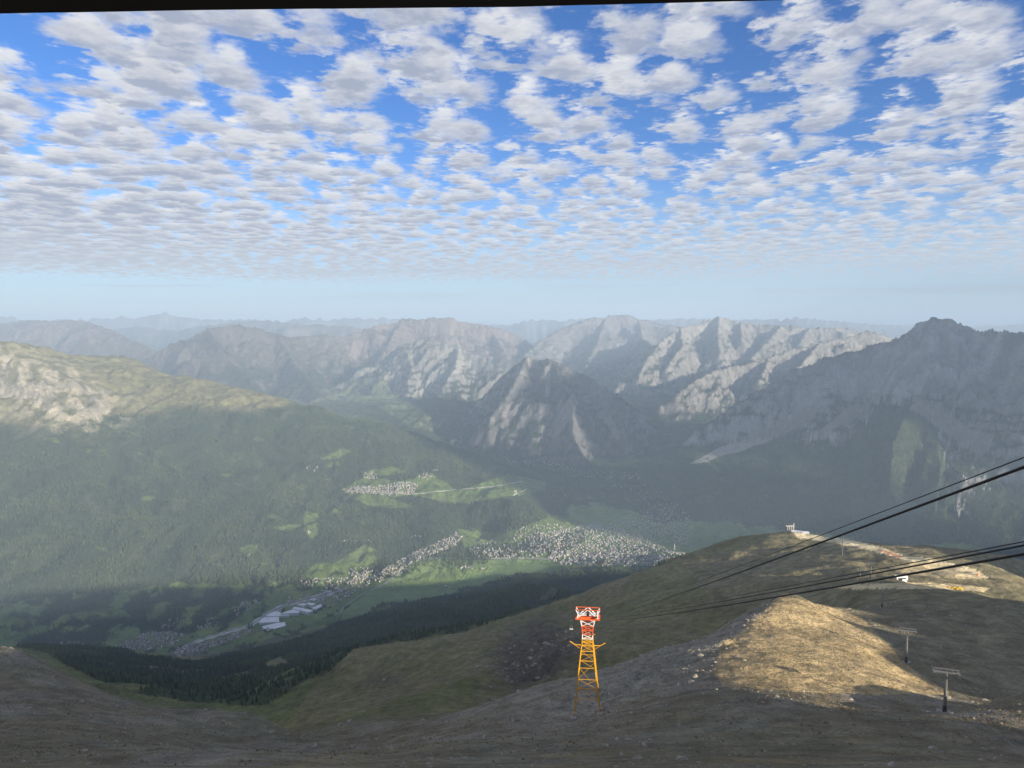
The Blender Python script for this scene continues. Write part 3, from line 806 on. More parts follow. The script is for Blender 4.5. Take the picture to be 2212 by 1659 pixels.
def tag(o, label=None, cat=None, group=None, kind=None):
    if label: o['label'] = label
    if cat: o['category'] = cat
    if group: o['group'] = group
    if kind: o['kind'] = kind
    return o
def add(name, me, parent=None, loc=None, rotz=0.0):
    o = bpy.data.objects.new(name, me); col.objects.link(o)
    if parent is not None: o.parent = parent
    if loc is not None: o.location = loc
    if rotz: o.rotation_euler = (0, 0, rotz)
    return o
def empty(name, loc, rotz=0.0):
    o = bpy.data.objects.new(name, None); o.empty_display_size = 0.5; col.objects.link(o)
    o.location = loc; o.rotation_euler = (0, 0, rotz)
    return o

class MB:
    """collects boxes, bars and tubes into one mesh"""
    def __init__(self): self.v = []; self.f = []; self.m = []; self.mi = 0
    def poly(self, vs, fs):
        b = len(self.v); self.v += [tuple(map(float, p)) for p in vs]
        for f in fs: self.f.append(tuple(b + i for i in f)); self.m.append(self.mi)
        return self
    def box(self, c, s, rotz=0.0):
        cx, cy_, cz = c; hx, hy, hz = s[0] / 2, s[1] / 2, s[2] / 2
        ca, sa = math.cos(rotz), math.sin(rotz)
        vs = []
        for z in (-hz, hz):
            for x, y in ((-hx, -hy), (hx, -hy), (hx, hy), (-hx, hy)):
                vs.append((cx + x * ca - y * sa, cy_ + x * sa + y * ca, cz + z))
        return self.poly(vs, [(3, 2, 1, 0), (4, 5, 6, 7), (0, 1, 5, 4), (1, 2, 6, 5), (2, 3, 7, 6), (3, 0, 4, 7)])
    def tube(self, a, b, r0, r1=None, n=8, cap=True):
        a = Vector(a); b = Vector(b); r1 = r0 if r1 is None else r1
        d = (b - a).normalized(); s = d.orthogonal().normalized(); t = d.cross(s)
        vs = []
        for p, r in ((a, r0), (b, r1)):
            for k in range(n):
                an = 2 * math.pi * (k + .5) / n
                vs.append(p + (s * math.cos(an) + t * math.sin(an)) * r)
        fs = [(k, (k + 1) % n, n + (k + 1) % n, n + k) for k in range(n)]
        if cap: fs += [tuple(range(n - 1, -1, -1)), tuple(range(n, 2 * n))]
        return self.poly(vs, fs)
    def bar(self, a, b, w, h=None):
        """square bar between two points"""
        a = Vector(a); b = Vector(b); h = h or w
        d = (b - a).normalized()
        up = Vector((0, 0, 1)) if abs(d.z) < .95 else Vector((0, 1, 0))
        s = d.cross(up).normalized() * (w / 2); t = s.cross(d).normalized() * (h / 2)
        vs = [a - s - t, a + s - t, a + s + t, a - s + t, b - s - t, b + s - t, b + s + t, b - s + t]
        return self.poly(vs, [(3, 2, 1, 0), (4, 5, 6, 7), (0, 1, 5, 4), (1, 2, 6, 5), (2, 3, 7, 6), (3, 0, 4, 7)])
    def mesh(self, name, *mats):
        me = bpy.data.meshes.new(name); me.from_pydata(self.v, [], self.f)
        for m in mats: me.materials.append(m)
        if len(mats) > 1: me.polygons.foreach_set('material_index', self.m)
        me.update(); return me
    def build(self, name, mat, parent=None, loc=None, rotz=0.0):
        return add(name, self.mesh(name, *(mat if isinstance(mat, (list, tuple)) else (mat,))), parent, loc, rotz)

def paint(name, c, rough=.55, wear=.25, scale=1.5, metal=0.0, spec=.35):
    m, g, b = principled(name, rough, c, spec)
    b.inputs['Metallic'].default_value = metal
    tc = g.n('ShaderNodeTexCoord'); n = g.noise(tc.outputs['Object'], scale, 5, .65)
    v = g.smooth(n, .3, .72, 1 - wear, 1 + wear * .5)
    cc = g.n('ShaderNodeRGB'); cc.outputs[0].default_value = (*c, 1)
    g.link(g.vmath('SCALE', cc.outputs[0], scale=v), b.inputs['Base Color'])
    return m

# ------------------------------------------------------------------ woods
def leaf_material(name, c, var=.5):
    m, g, b = principled(name, .9, c, .1)
    a = g.n('ShaderNodeAttribute', attribute_name='tone', attribute_type='INSTANCER')
    oi = g.n('ShaderNodeObjectInfo')
    tc = g.n('ShaderNodeTexCoord'); n = g.noise(tc.outputs['Object'], 1.3, 3, .6)
    v = g.math('MULTIPLY', g.smooth(n, .3, .7, .7, 1.3), g.math('ADD', g.math('MULTIPLY', g.math('ADD', a.outputs['Fac'], oi.outputs['Random']), var), 1 - var * .5))
    cc = g.mix(g.math('MULTIPLY', a.outputs['Fac'], .55), (*c, 1), (c[0] * 1.75, c[1] * 1.45, c[2] * 1.1, 1))
    g.link(g.vmath('SCALE', cc, scale=v), b.inputs['Base Color'])
    return m
M_NEEDLE = leaf_material('needles', (.046, .066, .030))
M_BARK = paint('bark', (.075, .055, .04), .9)
def conifer(mb, h, r, tiers, n, seed, z0=.12):
    rr_ = random.Random(seed)
    for t in range(tiers):
        a = z0 + (1 - z0) * t / tiers * .92; b = z0 + (1 - z0) * min(1, (t + 1.75) / tiers)
        rad = r * (1 - t / tiers) ** .85 * rr_.uniform(.9, 1.1)
        ang0 = rr_.uniform(0, 6)
        vs = [(0, 0, h * b)]
        for k in range(n):
            an = ang0 + 2 * math.pi * k / n; q = rad * (1.12 if k % 2 else .72) * rr_.uniform(.85, 1.15)
            vs.append((q * math.cos(an), q * math.sin(an), h * a + rr_.uniform(-.03, .03) * h))
        vs.append((0, 0, h * (a + .05)))
        fs = [(0, 1 + k, 1 + (k + 1) % n) for k in range(n)] + [(n + 1, 1 + (k + 1) % n, 1 + k) for k in range(n)]
        mb.poly(vs, fs)
    return mb
# prototype crowns (1 m tall unit: scaled by the instance)
far_proto = []
for s in range(3):
    mb = conifer(MB(), 1.0, .19, 3, 6, 40 + s, .04)
    far_proto.append(mb.mesh('conifer', M_NEEDLE))

def scatter_wood(name, pts, hgt, tone, protos, label=None):
    me = bpy.data.meshes.new(name)
    me.vertices.add(len(pts)); me.vertices.foreach_set('co', np.ascontiguousarray(pts, np.float32).ravel())
    for nm, v in (('tall', hgt), ('tone', tone), ('spin', rng.uniform(0, 6.28, len(pts)))):
        a = me.attributes.new(nm, 'FLOAT', 'POINT'); a.data.foreach_set('value', np.ascontiguousarray(v, np.float32))
    a = me.attributes.new('pick', 'INT', 'POINT'); a.data.foreach_set('value', rng.integers(0, len(protos), len(pts)).astype(np.int32))
    for p in protos[:1]: me.materials.append(p.materials[0])
    o = add(name, me); tag(o, kind='stuff', label=label)
    ng = bpy.data.node_groups.new(name, 'GeometryNodeTree')
    ng.interface.new_socket('Geometry', in_out='INPUT', socket_type='NodeSocketGeometry')
    ng.interface.new_socket('Geometry', in_out='OUTPUT', socket_type='NodeSocketGeometry')
    N = ng.nodes; L = ng.links
    gi = N.new('NodeGroupInput'); go = N.new('NodeGroupOutput')
    g2i = N.new('GeometryNodeGeometryToInstance')
    for i, p in enumerate(protos):
        po = bpy.data.objects.new(p.name, p)
        oi = N.new('GeometryNodeObjectInfo'); oi.inputs['Object'].default_value = po; oi.inputs['As Instance'].default_value = True
        L.new(oi.outputs['Geometry'], g2i.inputs[0])
    iop = N.new('GeometryNodeInstanceOnPoints')
    L.new(gi.outputs[0], iop.inputs['Points']); L.new(g2i.outputs[0], iop.inputs['Instance'])
    iop.inputs['Pick Instance'].default_value = True
    def attr(nm, t):
        n = N.new('GeometryNodeInputNamedAttribute'); n.data_type = t; n.inputs['Name'].default_value = nm
        return n.outputs[0]
    L.new(attr('pick', 'INT'), iop.inputs['Instance Index'])
    cx = N.new('ShaderNodeCombineXYZ'); L.new(attr('spin', 'FLOAT'), cx.inputs[2])
    e2r = N.new('FunctionNodeEulerToRotation'); L.new(cx.outputs[0], e2r.inputs[0]); L.new(e2r.outputs[0], iop.inputs['Rotation'])
    L.new(attr('tall', 'FLOAT'), iop.inputs['Scale'])
    L.new(iop.outputs[0], go.inputs[0])
    md = o.modifiers.new('scatter', 'NODES'); md.node_group = ng
    return o

# candidate trees from the forest mask: every grid cell by its area
cell_dx = (U[1] - U[0]) * Y; cell_dy = np.gradient(Y, axis=0)
area = cell_dx * cell_dy
spacing = np.where(D < 2600, 85.0, np.where(D < 5200, 125.0, np.where(D < 9000, 165.0, 300.0)))
w = area / spacing * FOR * VISIBLE
w[:, (U < -.72) | (U > .72)] = 0
cnt = rng.poisson(np.clip(w, 0, 40))
cnt[0] = cnt[-1] = 0
jj, ii = np.nonzero(cnt)
rep = cnt[jj, ii]
tj = np.repeat(jj, rep).astype(float) + rng.uniform(-.5, .5, rep.sum()); ti = np.repeat(ii, rep).astype(float) + rng.uniform(-.5, .5, rep.sum())
tu = U[0] + ti * (U[1] - U[0]); ty = np.interp(tj, np.arange(NY), YR); tx = tu * ty
tz = ground_z(tx, ty)
th_ = rng.uniform(9, 19, len(tx)) * np.where(ty > 4300, 1.12, 1.0) * np.clip(1.25 - (tz - 1500) / 1500, .5, 1.15)
print('trees', len(tx))
# the ones that show largest stand as single trees, the rest are the wood
tsize = th_ / ty * (ty > 700) * (np.abs(tx / ty) < .66)
order = np.argsort(-tsize)
single = order[:280]; rest = order[280:]
scatter_wood('forest', np.stack([tx, ty, tz - .4], 1)[rest], th_[rest], np.clip(.48 + .75 * fbm(tx / 420, ty / 420, 71, 4) + rng.normal(0, .26, len(tx)), 0, 1)[rest], far_proto,
             'dark conifer forest covering the lower valley sides')
tree_kind = []
for s in range(4):
    cr = conifer(MB(), 15.0, 3.2, 6, 9, 70 + s, .1).mesh('crown', M_NEEDLE)
    tk = MB().tube((0, 0, -1), (0, 0, 9), .28, .1, 6).mesh('trunk', M_BARK)
    tree_kind.append((cr, tk))
for n_, k in enumerate(single):
    o = empty('pine_tree', (tx[k], ty[k], tz[k] - .3), random.uniform(0, 6.28))
    s = th_[k] / 15.0; o.scale = (s * random.uniform(.9, 1.2), s * random.uniform(.9, 1.2), s)
    px_, _ = project(tx[k], ty[k], tz[k])
    lab = 'dark green conifer at the near edge of the wood in the left hollow' if px_ < 640 else 'dark green conifer on the upper edge of the wood below the grassy flank'
    tag(o, lab, 'tree', 'conifers in the left hollow' if px_ < 640 else 'conifers along the wood edge')
    cr, tk = tree_kind[n_ % 4]
    add('crown', cr, o); add('trunk', tk, o)

# ------------------------------------------------------------------ houses
M_WALL = [paint('white_render', (.54, .51, .46), .8, .1), paint('cream_render', (.60, .50, .36), .8, .12), paint('grey_render', (.52, .50, .47), .8, .12), paint('timber', (.30, .21, .13), .8, .2)]
M_ROOF = [paint('slate_roof', (.17, .165, .165), .7, .25, .4), paint('brown_roof', (.20, .14, .11), .7, .25, .4), paint('pale_stone_roof', (.31, .30, .29), .6, .2, .4), paint('metal_roof', (.62, .62, .63), .4, .15, .4)]
M_DARK = paint('window_glass', (.03, .035, .045), .2, .1)
def house_geo(mb, L, W, h, rh, at_=(0, 0, 0), rot=0.0):
    """walls, gable roof with eaves, a band of windows on each long side"""
    ca, sa = math.cos(rot), math.sin(rot)
    def T(p): return (at_[0] + p[0] * ca - p[1] * sa, at_[1] + p[0] * sa + p[1] * ca, at_[2] + p[2])
    x, y = L / 2, W / 2
    mb.mi = 0
    mb.poly([T(p) for p in ((-x, -y, -4), (x, -y, -4), (x, y, -4), (-x, y, -4), (-x, -y, h), (x, -y, h), (x, y, h), (-x, y, h), (-x, 0, h + rh), (x, 0, h + rh))],
            [(0, 1, 5, 4), (1, 2, 6, 9, 5), (2, 3, 7, 6), (3, 0, 4, 8, 7)])
    e = .9; k = rh / y
    mb.mi = 1
    for s in (-1, 1):
        mb.poly([T(p) for p in ((-x - e, s * (y + e), h - e * k + .25), (x + e, s * (y + e), h - e * k + .25), (x + e, 0, h + rh + .25), (-x - e, 0, h + rh + .25))], [(0, 1, 2, 3) if s < 0 else (3, 2, 1, 0)])
    mb.mi = 2
    for s in (-1, 1):
        for fl in range(max(1, int(h // 3.2))):
            z = 1.1 + fl * 3.1
            mb.poly([T(p) for p in ((-x * .8, s * (y + .06), z), (x * .8, s * (y + .06), z), (x * .8, s * (y + .06), z + 1.2), (-x * .8, s * (y + .06), z + 1.2))], [(0, 1, 2, 3) if s < 0 else (3, 2, 1, 0)])
    return mb
houses = []          # x, y, z, L, W, h, rh, rot, wall, roof, cluster
taken = {}
def settle(poly, n, cluster, lo=9, hi=16, tall=(5, 9.5), axis=.4, scatter=.35, gap=13, walls=(.62, .18, .14, .06), roofs=(.32, .22, .36, .10), dmin=3500):
    xs = [p[0] for p in poly]; ys = [p[1] for p in poly]; tries = 0; made = 0
    while made < n and tries < n * 30:
        tries += 1
        px, py = random.uniform(min(xs), max(xs)), random.uniform(min(ys), max(ys))
        if not inpoly(poly, np.array([px]), np.array([py]))[0]: continue
        p = hit(px, py, dmin)
        if p is None: continue
        key = (int(p[0] // gap), int(p[1] // gap))
        if key in taken: continue
        taken[key] = 1
        L = random.uniform(lo, hi) * .70; W = L * random.uniform(.65, .9); h = random.uniform(*tall)
        houses.append((p[0], p[1], p[2], L, W, h, W * random.uniform(.22, .34), axis + random.choice((0, 1.57)) + random.gauss(0, scatter), np.searchsorted(np.cumsum(walls)[:-1], random.random()), np.searchsorted(np.cumsum(roofs)[:-1], random.random()), cluster))
        made += 1
# the town, densest round its old centre
settle([(1175, 1150), (1290, 1128), (1330, 1135), (1400, 1165), (1440, 1185), (1478, 1195), (1478, 1215), (1400, 1222), (1320, 1218), (1210, 1200), (1150, 1190), (1140, 1160)], 1350, 'town', 10, 19, gap=11)
settle([(1200, 1190), (1330, 1196), (1460, 1206), (1470, 1218), (1390, 1226), (1210, 1220), (1180, 1205)], 380, 'town', 12, 26, (7, 13))
settle([(1330, 1120), (1400, 1100), (1450, 1080), (1490, 1110), (1490, 1180), (1420, 1170), (1350, 1140)], 470, 'town', 9, 16, gap=11)
settle([(1120, 1140), (1200, 1130), (1240, 1140), (1170, 1165), (1120, 1185), (1110, 1165)], 90, 'town')
settle([(1010, 1185), (1060, 1168), (1120, 1180), (1190, 1198), (1150, 1207), (1030, 1203)], 150, 'meadow', 10, 18)
settle([(1350, 1080), (1400, 1060), (1460, 1068), (1440, 1090), (1380, 1100)], 50, 'town')
# upper hamlets in the shade
settle([(1090, 995), (1170, 990), (1230, 1008), (1290, 1018), (1380, 1024), (1390, 1036), (1300, 1036), (1230, 1030), (1180, 1012), (1100, 1003)], 210, 'upper', 10, 18)
settle([(1240, 1035), (1330, 1045), (1420, 1050), (1440, 1075), (1330, 1062)], 36, 'upper', 10, 16)
settle([(1240, 1070), (1320, 1066), (1330, 1075), (1250, 1085)], 12, 'upper')
# strip village at the foot of the left mountain
settle([(820, 1236), (870, 1206), (915, 1185), (960, 1165), (985, 1150), (998, 1160), (985, 1180), (940, 1195), (890, 1218), (845, 1245), (815, 1246)], 360, 'strip', 10, 18, axis=.75)
settle([(760, 1228), (800, 1222), (815, 1232), (830, 1250), (770, 1262), (735, 1262)], 60, 'strip', 9, 15, axis=.75)
settle([(640, 1256), (660, 1248), (700, 1250), (760, 1248), (790, 1240), (800, 1250), (740, 1264), (660, 1266)], 70, 'strip', 9, 15, axis=.6)
settle([(680, 1275), (720, 1264), (800, 1252), (830, 1252), (780, 1275), (735, 1300), (690, 1290)], 90, 'strip', 9, 18, axis=.75)
# terrace village
settle([(740, 1058), (770, 1050), (800, 1052), (850, 1045), (880, 1040), (905, 1048), (892, 1066), (850, 1072), (800, 1066), (745, 1066)], 360, 'terrace', 9, 16, gap=12)
settle([(780, 1024), (812, 1018), (815, 1034), (790, 1036)], 42, 'terrace', 9, 15)
settle([(888, 1036), (920, 1022), (945, 1014), (940, 1026), (915, 1042)], 30, 'terrace', 9, 14)
settle([(660, 1008), (690, 1008), (690, 1018), (665, 1018)], 9, 'terrace')
# factory village and the lower village
settle([(250, 1397), (280, 1380), (330, 1366), (375, 1366), (400, 1372), (380, 1392), (345, 1403), (300, 1408), (265, 1404)], 230, 'lower', 10, 17, axis=.5, walls=(.5, .2, .24, .06))
settle([(365, 1408), (400, 1395), (450, 1388), (500, 1372), (540, 1358), (552, 1366), (500, 1384), (450, 1404), (410, 1420), (385, 1420)], 200, 'lower', 10, 18, axis=.5, walls=(.5, .2, .24, .06))
settle([(590, 1262 + 40), (640, 1285), (700, 1285), (735, 1300), (700, 1318), (690, 1324)], 60, 'lower', 10, 20)
settle([(500, 1318), (520, 1302), (560, 1296), (565, 1304), (540, 1318), (510, 1330)], 46, 'lower', 9, 14)
settle([(420, 1355), (450, 1335), (480, 1345), (450, 1365)], 26, 'lower', 9, 14)
settle([(330, 1352), (390, 1333), (410, 1338), (350, 1360)], 16, 'lower')
settle([(130, 1388), (180, 1388), (180, 1394), (130, 1394)], 8, 'lower')
settle([(740, 1170), (800, 1165), (810, 1172)], 6, 'lower')
# lone farms
for px, py in ((540, 1200), (665, 1150), (905, 1158), (895, 1160), (1000, 1226), (1010, 1225), (1020, 1228), (1040, 1228), (1225, 1072), (960, 1270), (975, 1272), (885, 1064), (1110, 1060)):
    settle([(px - 6, py - 2), (px + 6, py - 2), (px + 6, py + 2), (px - 6, py + 2)], 3, 'farm', 10, 20)
print('houses', len(houses))
hs_ = np.array([h[3] * 1.0 / h[1] for h in houses])
ordh = np.argsort(-hs_)
pick = list(ordh[:285]); others = list(ordh[285:])
HLAB = {'town': ('small alpine house in the dense town on the valley floor', 'houses of the valley town'),
        'meadow': ('small house in the loose rows among meadows beside the town', 'houses among the meadows'),
        'upper': ('tiny house in the shaded hamlet at the head of the valley', 'houses of the upper hamlet'),
        'strip': ('small house in the sunlit strip village at the foot of the wooded mountain', 'houses of the strip village'),
        'terrace': ('small house in the sunlit village on the green terrace', 'houses of the terrace village'),
        'lower': ('small house in the shaded village along the gravel riverbed', 'houses of the lower village'),
        'farm': ('lone farm building standing in open meadow', 'lone farm buildings')}
cache = {}
for k in pick:
    x, y, z, L, W, h, rh, rot, wl_, rf, cl = houses[k]
    key = (int(L // 2.5), int(h // 2.5), int(wl_), int(rf))
    if key not in cache:
        cache[key] = house_geo(MB(), L, W, h, rh).mesh('house', M_WALL[wl_], M_ROOF[rf], M_DARK)
    o = add('house', cache[key], None, (x, y, z), rot)
    tag(o, HLAB[cl][0], 'house', HLAB[cl][1])
mb = MB(); mat_ids = []
mats_all = M_WALL + M_ROOF + [M_DARK]
for k in others:
    x, y, z, L, W, h, rh, rot, wl_, rf, cl = houses[k]
    s = len(mb.m); house_geo(mb, L, W, h, rh, (x, y, z), rot)
    for q in range(s, len(mb.m)): mb.m[q] = (wl_, 4 + rf, 8)[mb.m[q]]
o = mb.build('houses', mats_all); tag(o, 'many small pale houses of the valley villages seen from far above', kind='stuff')

# the factory: long flat white-roofed halls
M_HALL = paint('white_sheet_roof', (.74, .75, .77), .5, .12, .05); M_HALLW = paint('hall_wall', (.55, .56, .58), .7, .1)
M_YARD = paint('asphalt_yard', (.10, .10, .105), .9, .2, .1)
def quad_ground(pts_px, lift=0.0, dmin=3500):
    return [hit(px, py, dmin) + np.array([0, 0, lift]) for px, py in pts_px]
halls = [('long white factory hall nearest the villages end of the works', [(556, 1352), (566, 1338), (604, 1333), (606, 1347)]),
         ('broad white factory hall in the second row of the works', [(570, 1338), (590, 1326), (620, 1322), (628, 1334)]),
         ('largest white factory hall in the middle of the works', [(604, 1333), (628, 1318), (650, 1316), (648, 1330)]),
         ('narrow pale factory hall running across the works', [(628, 1316), (636, 1311), (680, 1324), (668, 1330)]),
         ('pale factory hall behind the narrow cross hall', [(640, 1309), (652, 1304), (668, 1308), (656, 1315)]),
         ('bright white factory hall at the upper row of the works', [(660, 1306), (668, 1302), (684, 1309), (674, 1315)]),
         ('small bright factory hall standing apart above the works', [(668, 1297), (674, 1294), (684, 1299), (678, 1302)]),
         ('slim pale factory hall at the far end of the works', [(672, 1318), (694, 1307), (700, 1311), (680, 1322)]),
         ('low front factory hall beside the houses', [(562, 1360), (600, 1350), (618, 1347), (620, 1354), (575, 1366)])]
for lab, poly in halls:
    g_ = quad_ground(poly)
    cx0 = np.mean(g_, axis=0); n_ = len(g_)
    g_ = [cx0 + (p - cx0) * np.array([.88, .88, 1]) for p in g_]
    hh = 11.0
    o = empty('factory_hall', cx0); tag(o, lab, 'factory hall', 'white factory halls beside the riverbed')
    vs = [tuple(p - cx0 + np.array([0, 0, -5])) for p in g_] + [(p[0] - cx0[0], p[1] - cx0[1], hh) for p in g_]
    area2 = sum(vs[i][0] * vs[(i + 1) % n_][1] - vs[(i + 1) % n_][0] * vs[i][1] for i in range(n_))
    fs = [(i, (i + 1) % n_, n_ + (i + 1) % n_, n_ + i) for i in range(n_)]
    if area2 < 0: fs = [f[::-1] for f in fs]
    MB().poly(vs, fs).build('wall', M_HALLW, o)
    # roof slab with an upstand and rows of rooflights
    c2 = np.mean([v[:2] for v in vs[n_:]], axis=0)
    up = [(v[0] * 1.015, v[1] * 1.015, hh) for v in vs[n_:]] + [(v[0] * 1.015, v[1] * 1.015, hh + .9) for v in vs[n_:]]
    fs = [(i, (i + 1) % n_, n_ + (i + 1) % n_, n_ + i) for i in range(n_)] + [tuple(range(n_, 2 * n_))]
    if area2 < 0: fs = [f[::-1] for f in fs]
    MB().poly(up, fs).build('roof', M_HALL, o)

# roads and the gravel riverbed, laid on the ground
M_GRAVEL = paint('river_gravel', (.45, .43, .40), .95, .3, .02); M_ROAD = paint('road', (.24, .235, .225), .9, .15, .02); M_WATER = paint('river_water', (.16, .20, .20), .15, .1, .02)
def ribbon(name, pix, width, mat, lift=1.2, dmin=3500, label=None, kind='structure', cat=None):
    pts = []
    for a, b in zip(pix[:-1], pix[1:]):
        n = max(2, int(math.hypot(b[0] - a[0], b[1] - a[1]) / 3))
        for k in range(n):
            t = k / n; p = hit(a[0] + (b[0] - a[0]) * t, a[1] + (b[1] - a[1]) * t, dmin)
            if p is not None: pts.append(p)
    p = hit(*pix[-1], dmin)
    if p is not None: pts.append(p)
    pts = np.array(pts)
    for _ in range(3):                                    # soften the course
        q = pts.copy(); q[1:-1] = (pts[:-2] + 2 * pts[1:-1] + pts[2:]) / 4; pts = q
    tg = np.gradient(pts[:, :2], axis=0); tg /= np.linalg.norm(tg, axis=1)[:, None] + 1e-9
    nr = np.stack([-tg[:, 1], tg[:, 0]], 1)
    vs, fs = [], []
    W_ = np.broadcast_to(width, len(pts))
    rows = 5
    for i in range(len(pts)):
        for k in range(rows):
            s = (k / (rows - 1) - .5) * W_[i] * (1 + .25 * math.sin(i * .7) * (name == 'riverbed'))
            x, y = pts[i, 0] + nr[i, 0] * s, pts[i, 1] + nr[i, 1] * s
            vs.append((x, y, float(ground_z(x, y)) + lift))
    for i in range(len(pts) - 1):
        for k in range(rows - 1):
            a = i * rows + k; fs.append((a, a + rows, a + rows + 1, a + 1))
    o = MB().poly(vs, fs).build(name, mat); o['kind'] = kind
    return o
ribbon('riverbed', [(375, 1412), (420, 1388), (470, 1372), (540, 1352), (575, 1330), (620, 1306), (660, 1296), (690, 1290), (735, 1272)], 46, M_GRAVEL, 1.0)
ribbon('river', [(375, 1411), (420, 1387), (470, 1371), (540, 1351), (575, 1329), (620, 1305), (660, 1295), (690, 1289), (735, 1271)], 11, M_WATER, 1.6)
ribbon('road', [(735, 1325), (742, 1312), (770, 1290), (830, 1262), (870, 1235), (905, 1207), (960, 1206), (1140, 1206), (1200, 1209)], 13, M_ROAD, 1.4)
ribbon('road', [(660, 1255), (720, 1248), (760, 1252), (800, 1247), (860, 1222), (930, 1205)], 9, M_ROAD, 1.8)
ribbon('road', [(745, 1062), (800, 1062), (890, 1068), (985, 1058), (1062, 1052), (1130, 1040)], 9, paint('pale_track', (.46, .43, .36), .9, .1, .05), 2.2)
ribbon('track', [(1090, 1080), (1120, 1066), (1138, 1056)], 10, bpy.data.materials['pale_track'], 2.4)
# church steeple in the town
p = hit(1457, 1187, 4000)
if p is not None:
    o = empty('church_tower', p); tag(o, 'pale church steeple rising above the town roofs', 'church tower')
    MB().box((0, 0, 15), (7, 7, 34)).build('belfry', M_WALL[0], o)
    MB().poly([(-4, -4, 32), (4, -4, 32), (4, 4, 32), (-4, 4, 32), (0, 0, 52)], [(0, 1, 4), (1, 2, 4), (2, 3, 4), (3, 0, 4)]).build('spire', M_WALL[1], o)
# viaduct road curving off the foot of the left mountain
ribbon('road', [(757, 1246 - 16), (766, 1240), (790, 1250), (830, 1256)], 10, M_ROAD, 9.0)
print('valley', round(time.time() - T0, 1))
# ------------------------------------------------------------------ cable car tower
M_YEL = paint('yellow_paint', (.78, .38, .018), .45, .2, .8); M_RED = paint('red_paint', (.74, .12, .022), .45, .2, .8)
M_WHT = paint('white_paint', (.80, .79, .76), .45, .15, .8); M_CONC = paint('concrete', (.40, .385, .36), .9, .25, 1.0)
M_STEEL = paint('galvanised_steel', (.27, .265, .255), .45, .2, 2.0, .4); M_DKST = paint('dark_steel', (.075, .075, .08), .5, .2, 2.0, .3)
M_BLACK = paint('black_rubber', (.003, .003, .003), .9, .1, 4.0, 0, .0); M_ROPE = paint('steel_rope', (.045, .042, .04), .55, .15, 3.0, .5)
base = at(1268, 1546, 272); bz = float(ground_z(base[0], base[1]))
tow = empty('cable_car_tower', (base[0], base[1], bz), R(-7))
tag(tow, 'tall lattice cable car tower, yellow below with red and white banded head', 'cable car tower')
topz = at(1268, 1315, 272)[2] - bz            # height of the head rail
TH = topz
def half(f):                                  # half width against height fraction from the top
    fr = [(0.0, 2.62), (.088, 2.55), (.14, 2.1), (.22, 1.8), (.32, 1.95), (.37, 2.25), (1.0, 4.7)]
    for (a, wa), (b, wb) in zip(fr[:-1], fr[1:]):
        if f <= b: return wa + (wb - wa) * (f - a) / (b - a)
    return fr[-1][1]
def corner(f, sx, sy): w_ = half(f); return (sx * w_, sy * w_, TH * (1 - f))
ground_fr = {}
for sx in (-1, 1):
    for sy in (-1, 1):
        # feet follow the slope
        ca, sa = math.cos(R(-7)), math.sin(R(-7))
        fx, fy = sx * 4.75, sy * 4.75
        gzz = float(ground_z(base[0] + fx * ca - fy * sa, base[1] + fx * sa + fy * ca)) - bz
        leg = MB()
        foot = (fx, fy, gzz + .6)
        stops = [(.088, M_WHT), (.14, M_RED), (.22, M_WHT), (.26, M_YEL)]
        seq = [.088, .14, .22, .26, .32, .37]
        mi = [0, 1, 0, 2, 2, 2]
        pts_ = [corner(f, sx, sy) for f in seq] + [foot]
        for k in range(len(pts_) - 1):
            leg.mi = (0, 1, 0, 2, 2, 2)[k]
            leg.bar(pts_[k], pts_[k + 1], .40 if k == 5 else .30)
        leg.build('leg', (M_WHT, M_RED, M_YEL), tow)
        MB().box((fx, fy, gzz + .1), (1.7, 1.7, 1.5), .2).build('footing', M_CONC, tow)
def belt(f, name, mat, wd=.20):
    c = [corner(f, -1, -1), corner(f, 1, -1), corner(f, 1, 1), corner(f, -1, 1)]
    mb = MB()
    for k in range(4): mb.bar(c[k], c[(k + 1) % 4], wd)
    return mb.build(name, mat, tow)
for f, m in ((.14, M_RED), (.18, M_RED), (.22, M_RED), (.26, M_WHT), (.29, M_YEL), (.32, M_YEL), (.37, M_YEL), (.455, M_YEL), (.52, M_YEL), (.70, M_YEL), (.795, M_YEL)):
    belt(f, 'horizontal_strut', m, .20 if f < .4 else .15)
def xbrace(f0, f1, mat, wd, both=True):
    for k in range(4):
        s0 = [(-1, -1), (1, -1), (1, 1), (-1, 1)][k]; s1 = [(-1, -1), (1, -1), (1, 1), (-1, 1)][(k + 1) % 4]
        mb = MB(); mb.bar(corner(f0, *s0), corner(f1, *s1), wd)
        if both: mb.bar(corner(f0, *s1), corner(f1, *s0), wd * .97)
        mb.build('diagonal_brace', mat, tow)
xbrace(.088, .14, M_WHT, .17); xbrace(.14, .18, M_RED, .15); xbrace(.18, .22, M_RED, .15); xbrace(.22, .26, M_WHT, .15); xbrace(.26, .29, M_YEL, .13); xbrace(.29, .32, M_YEL, .13); xbrace(.32, .37, M_YEL, .13)
xbrace(.37, .455, M_YEL, .085, False); xbrace(.455, .52, M_YEL, .085, False); xbrace(.52, .70, M_YEL, .085, False); xbrace(.70, .795, M_YEL, .085); xbrace(.795, .95, M_YEL, .085, False)
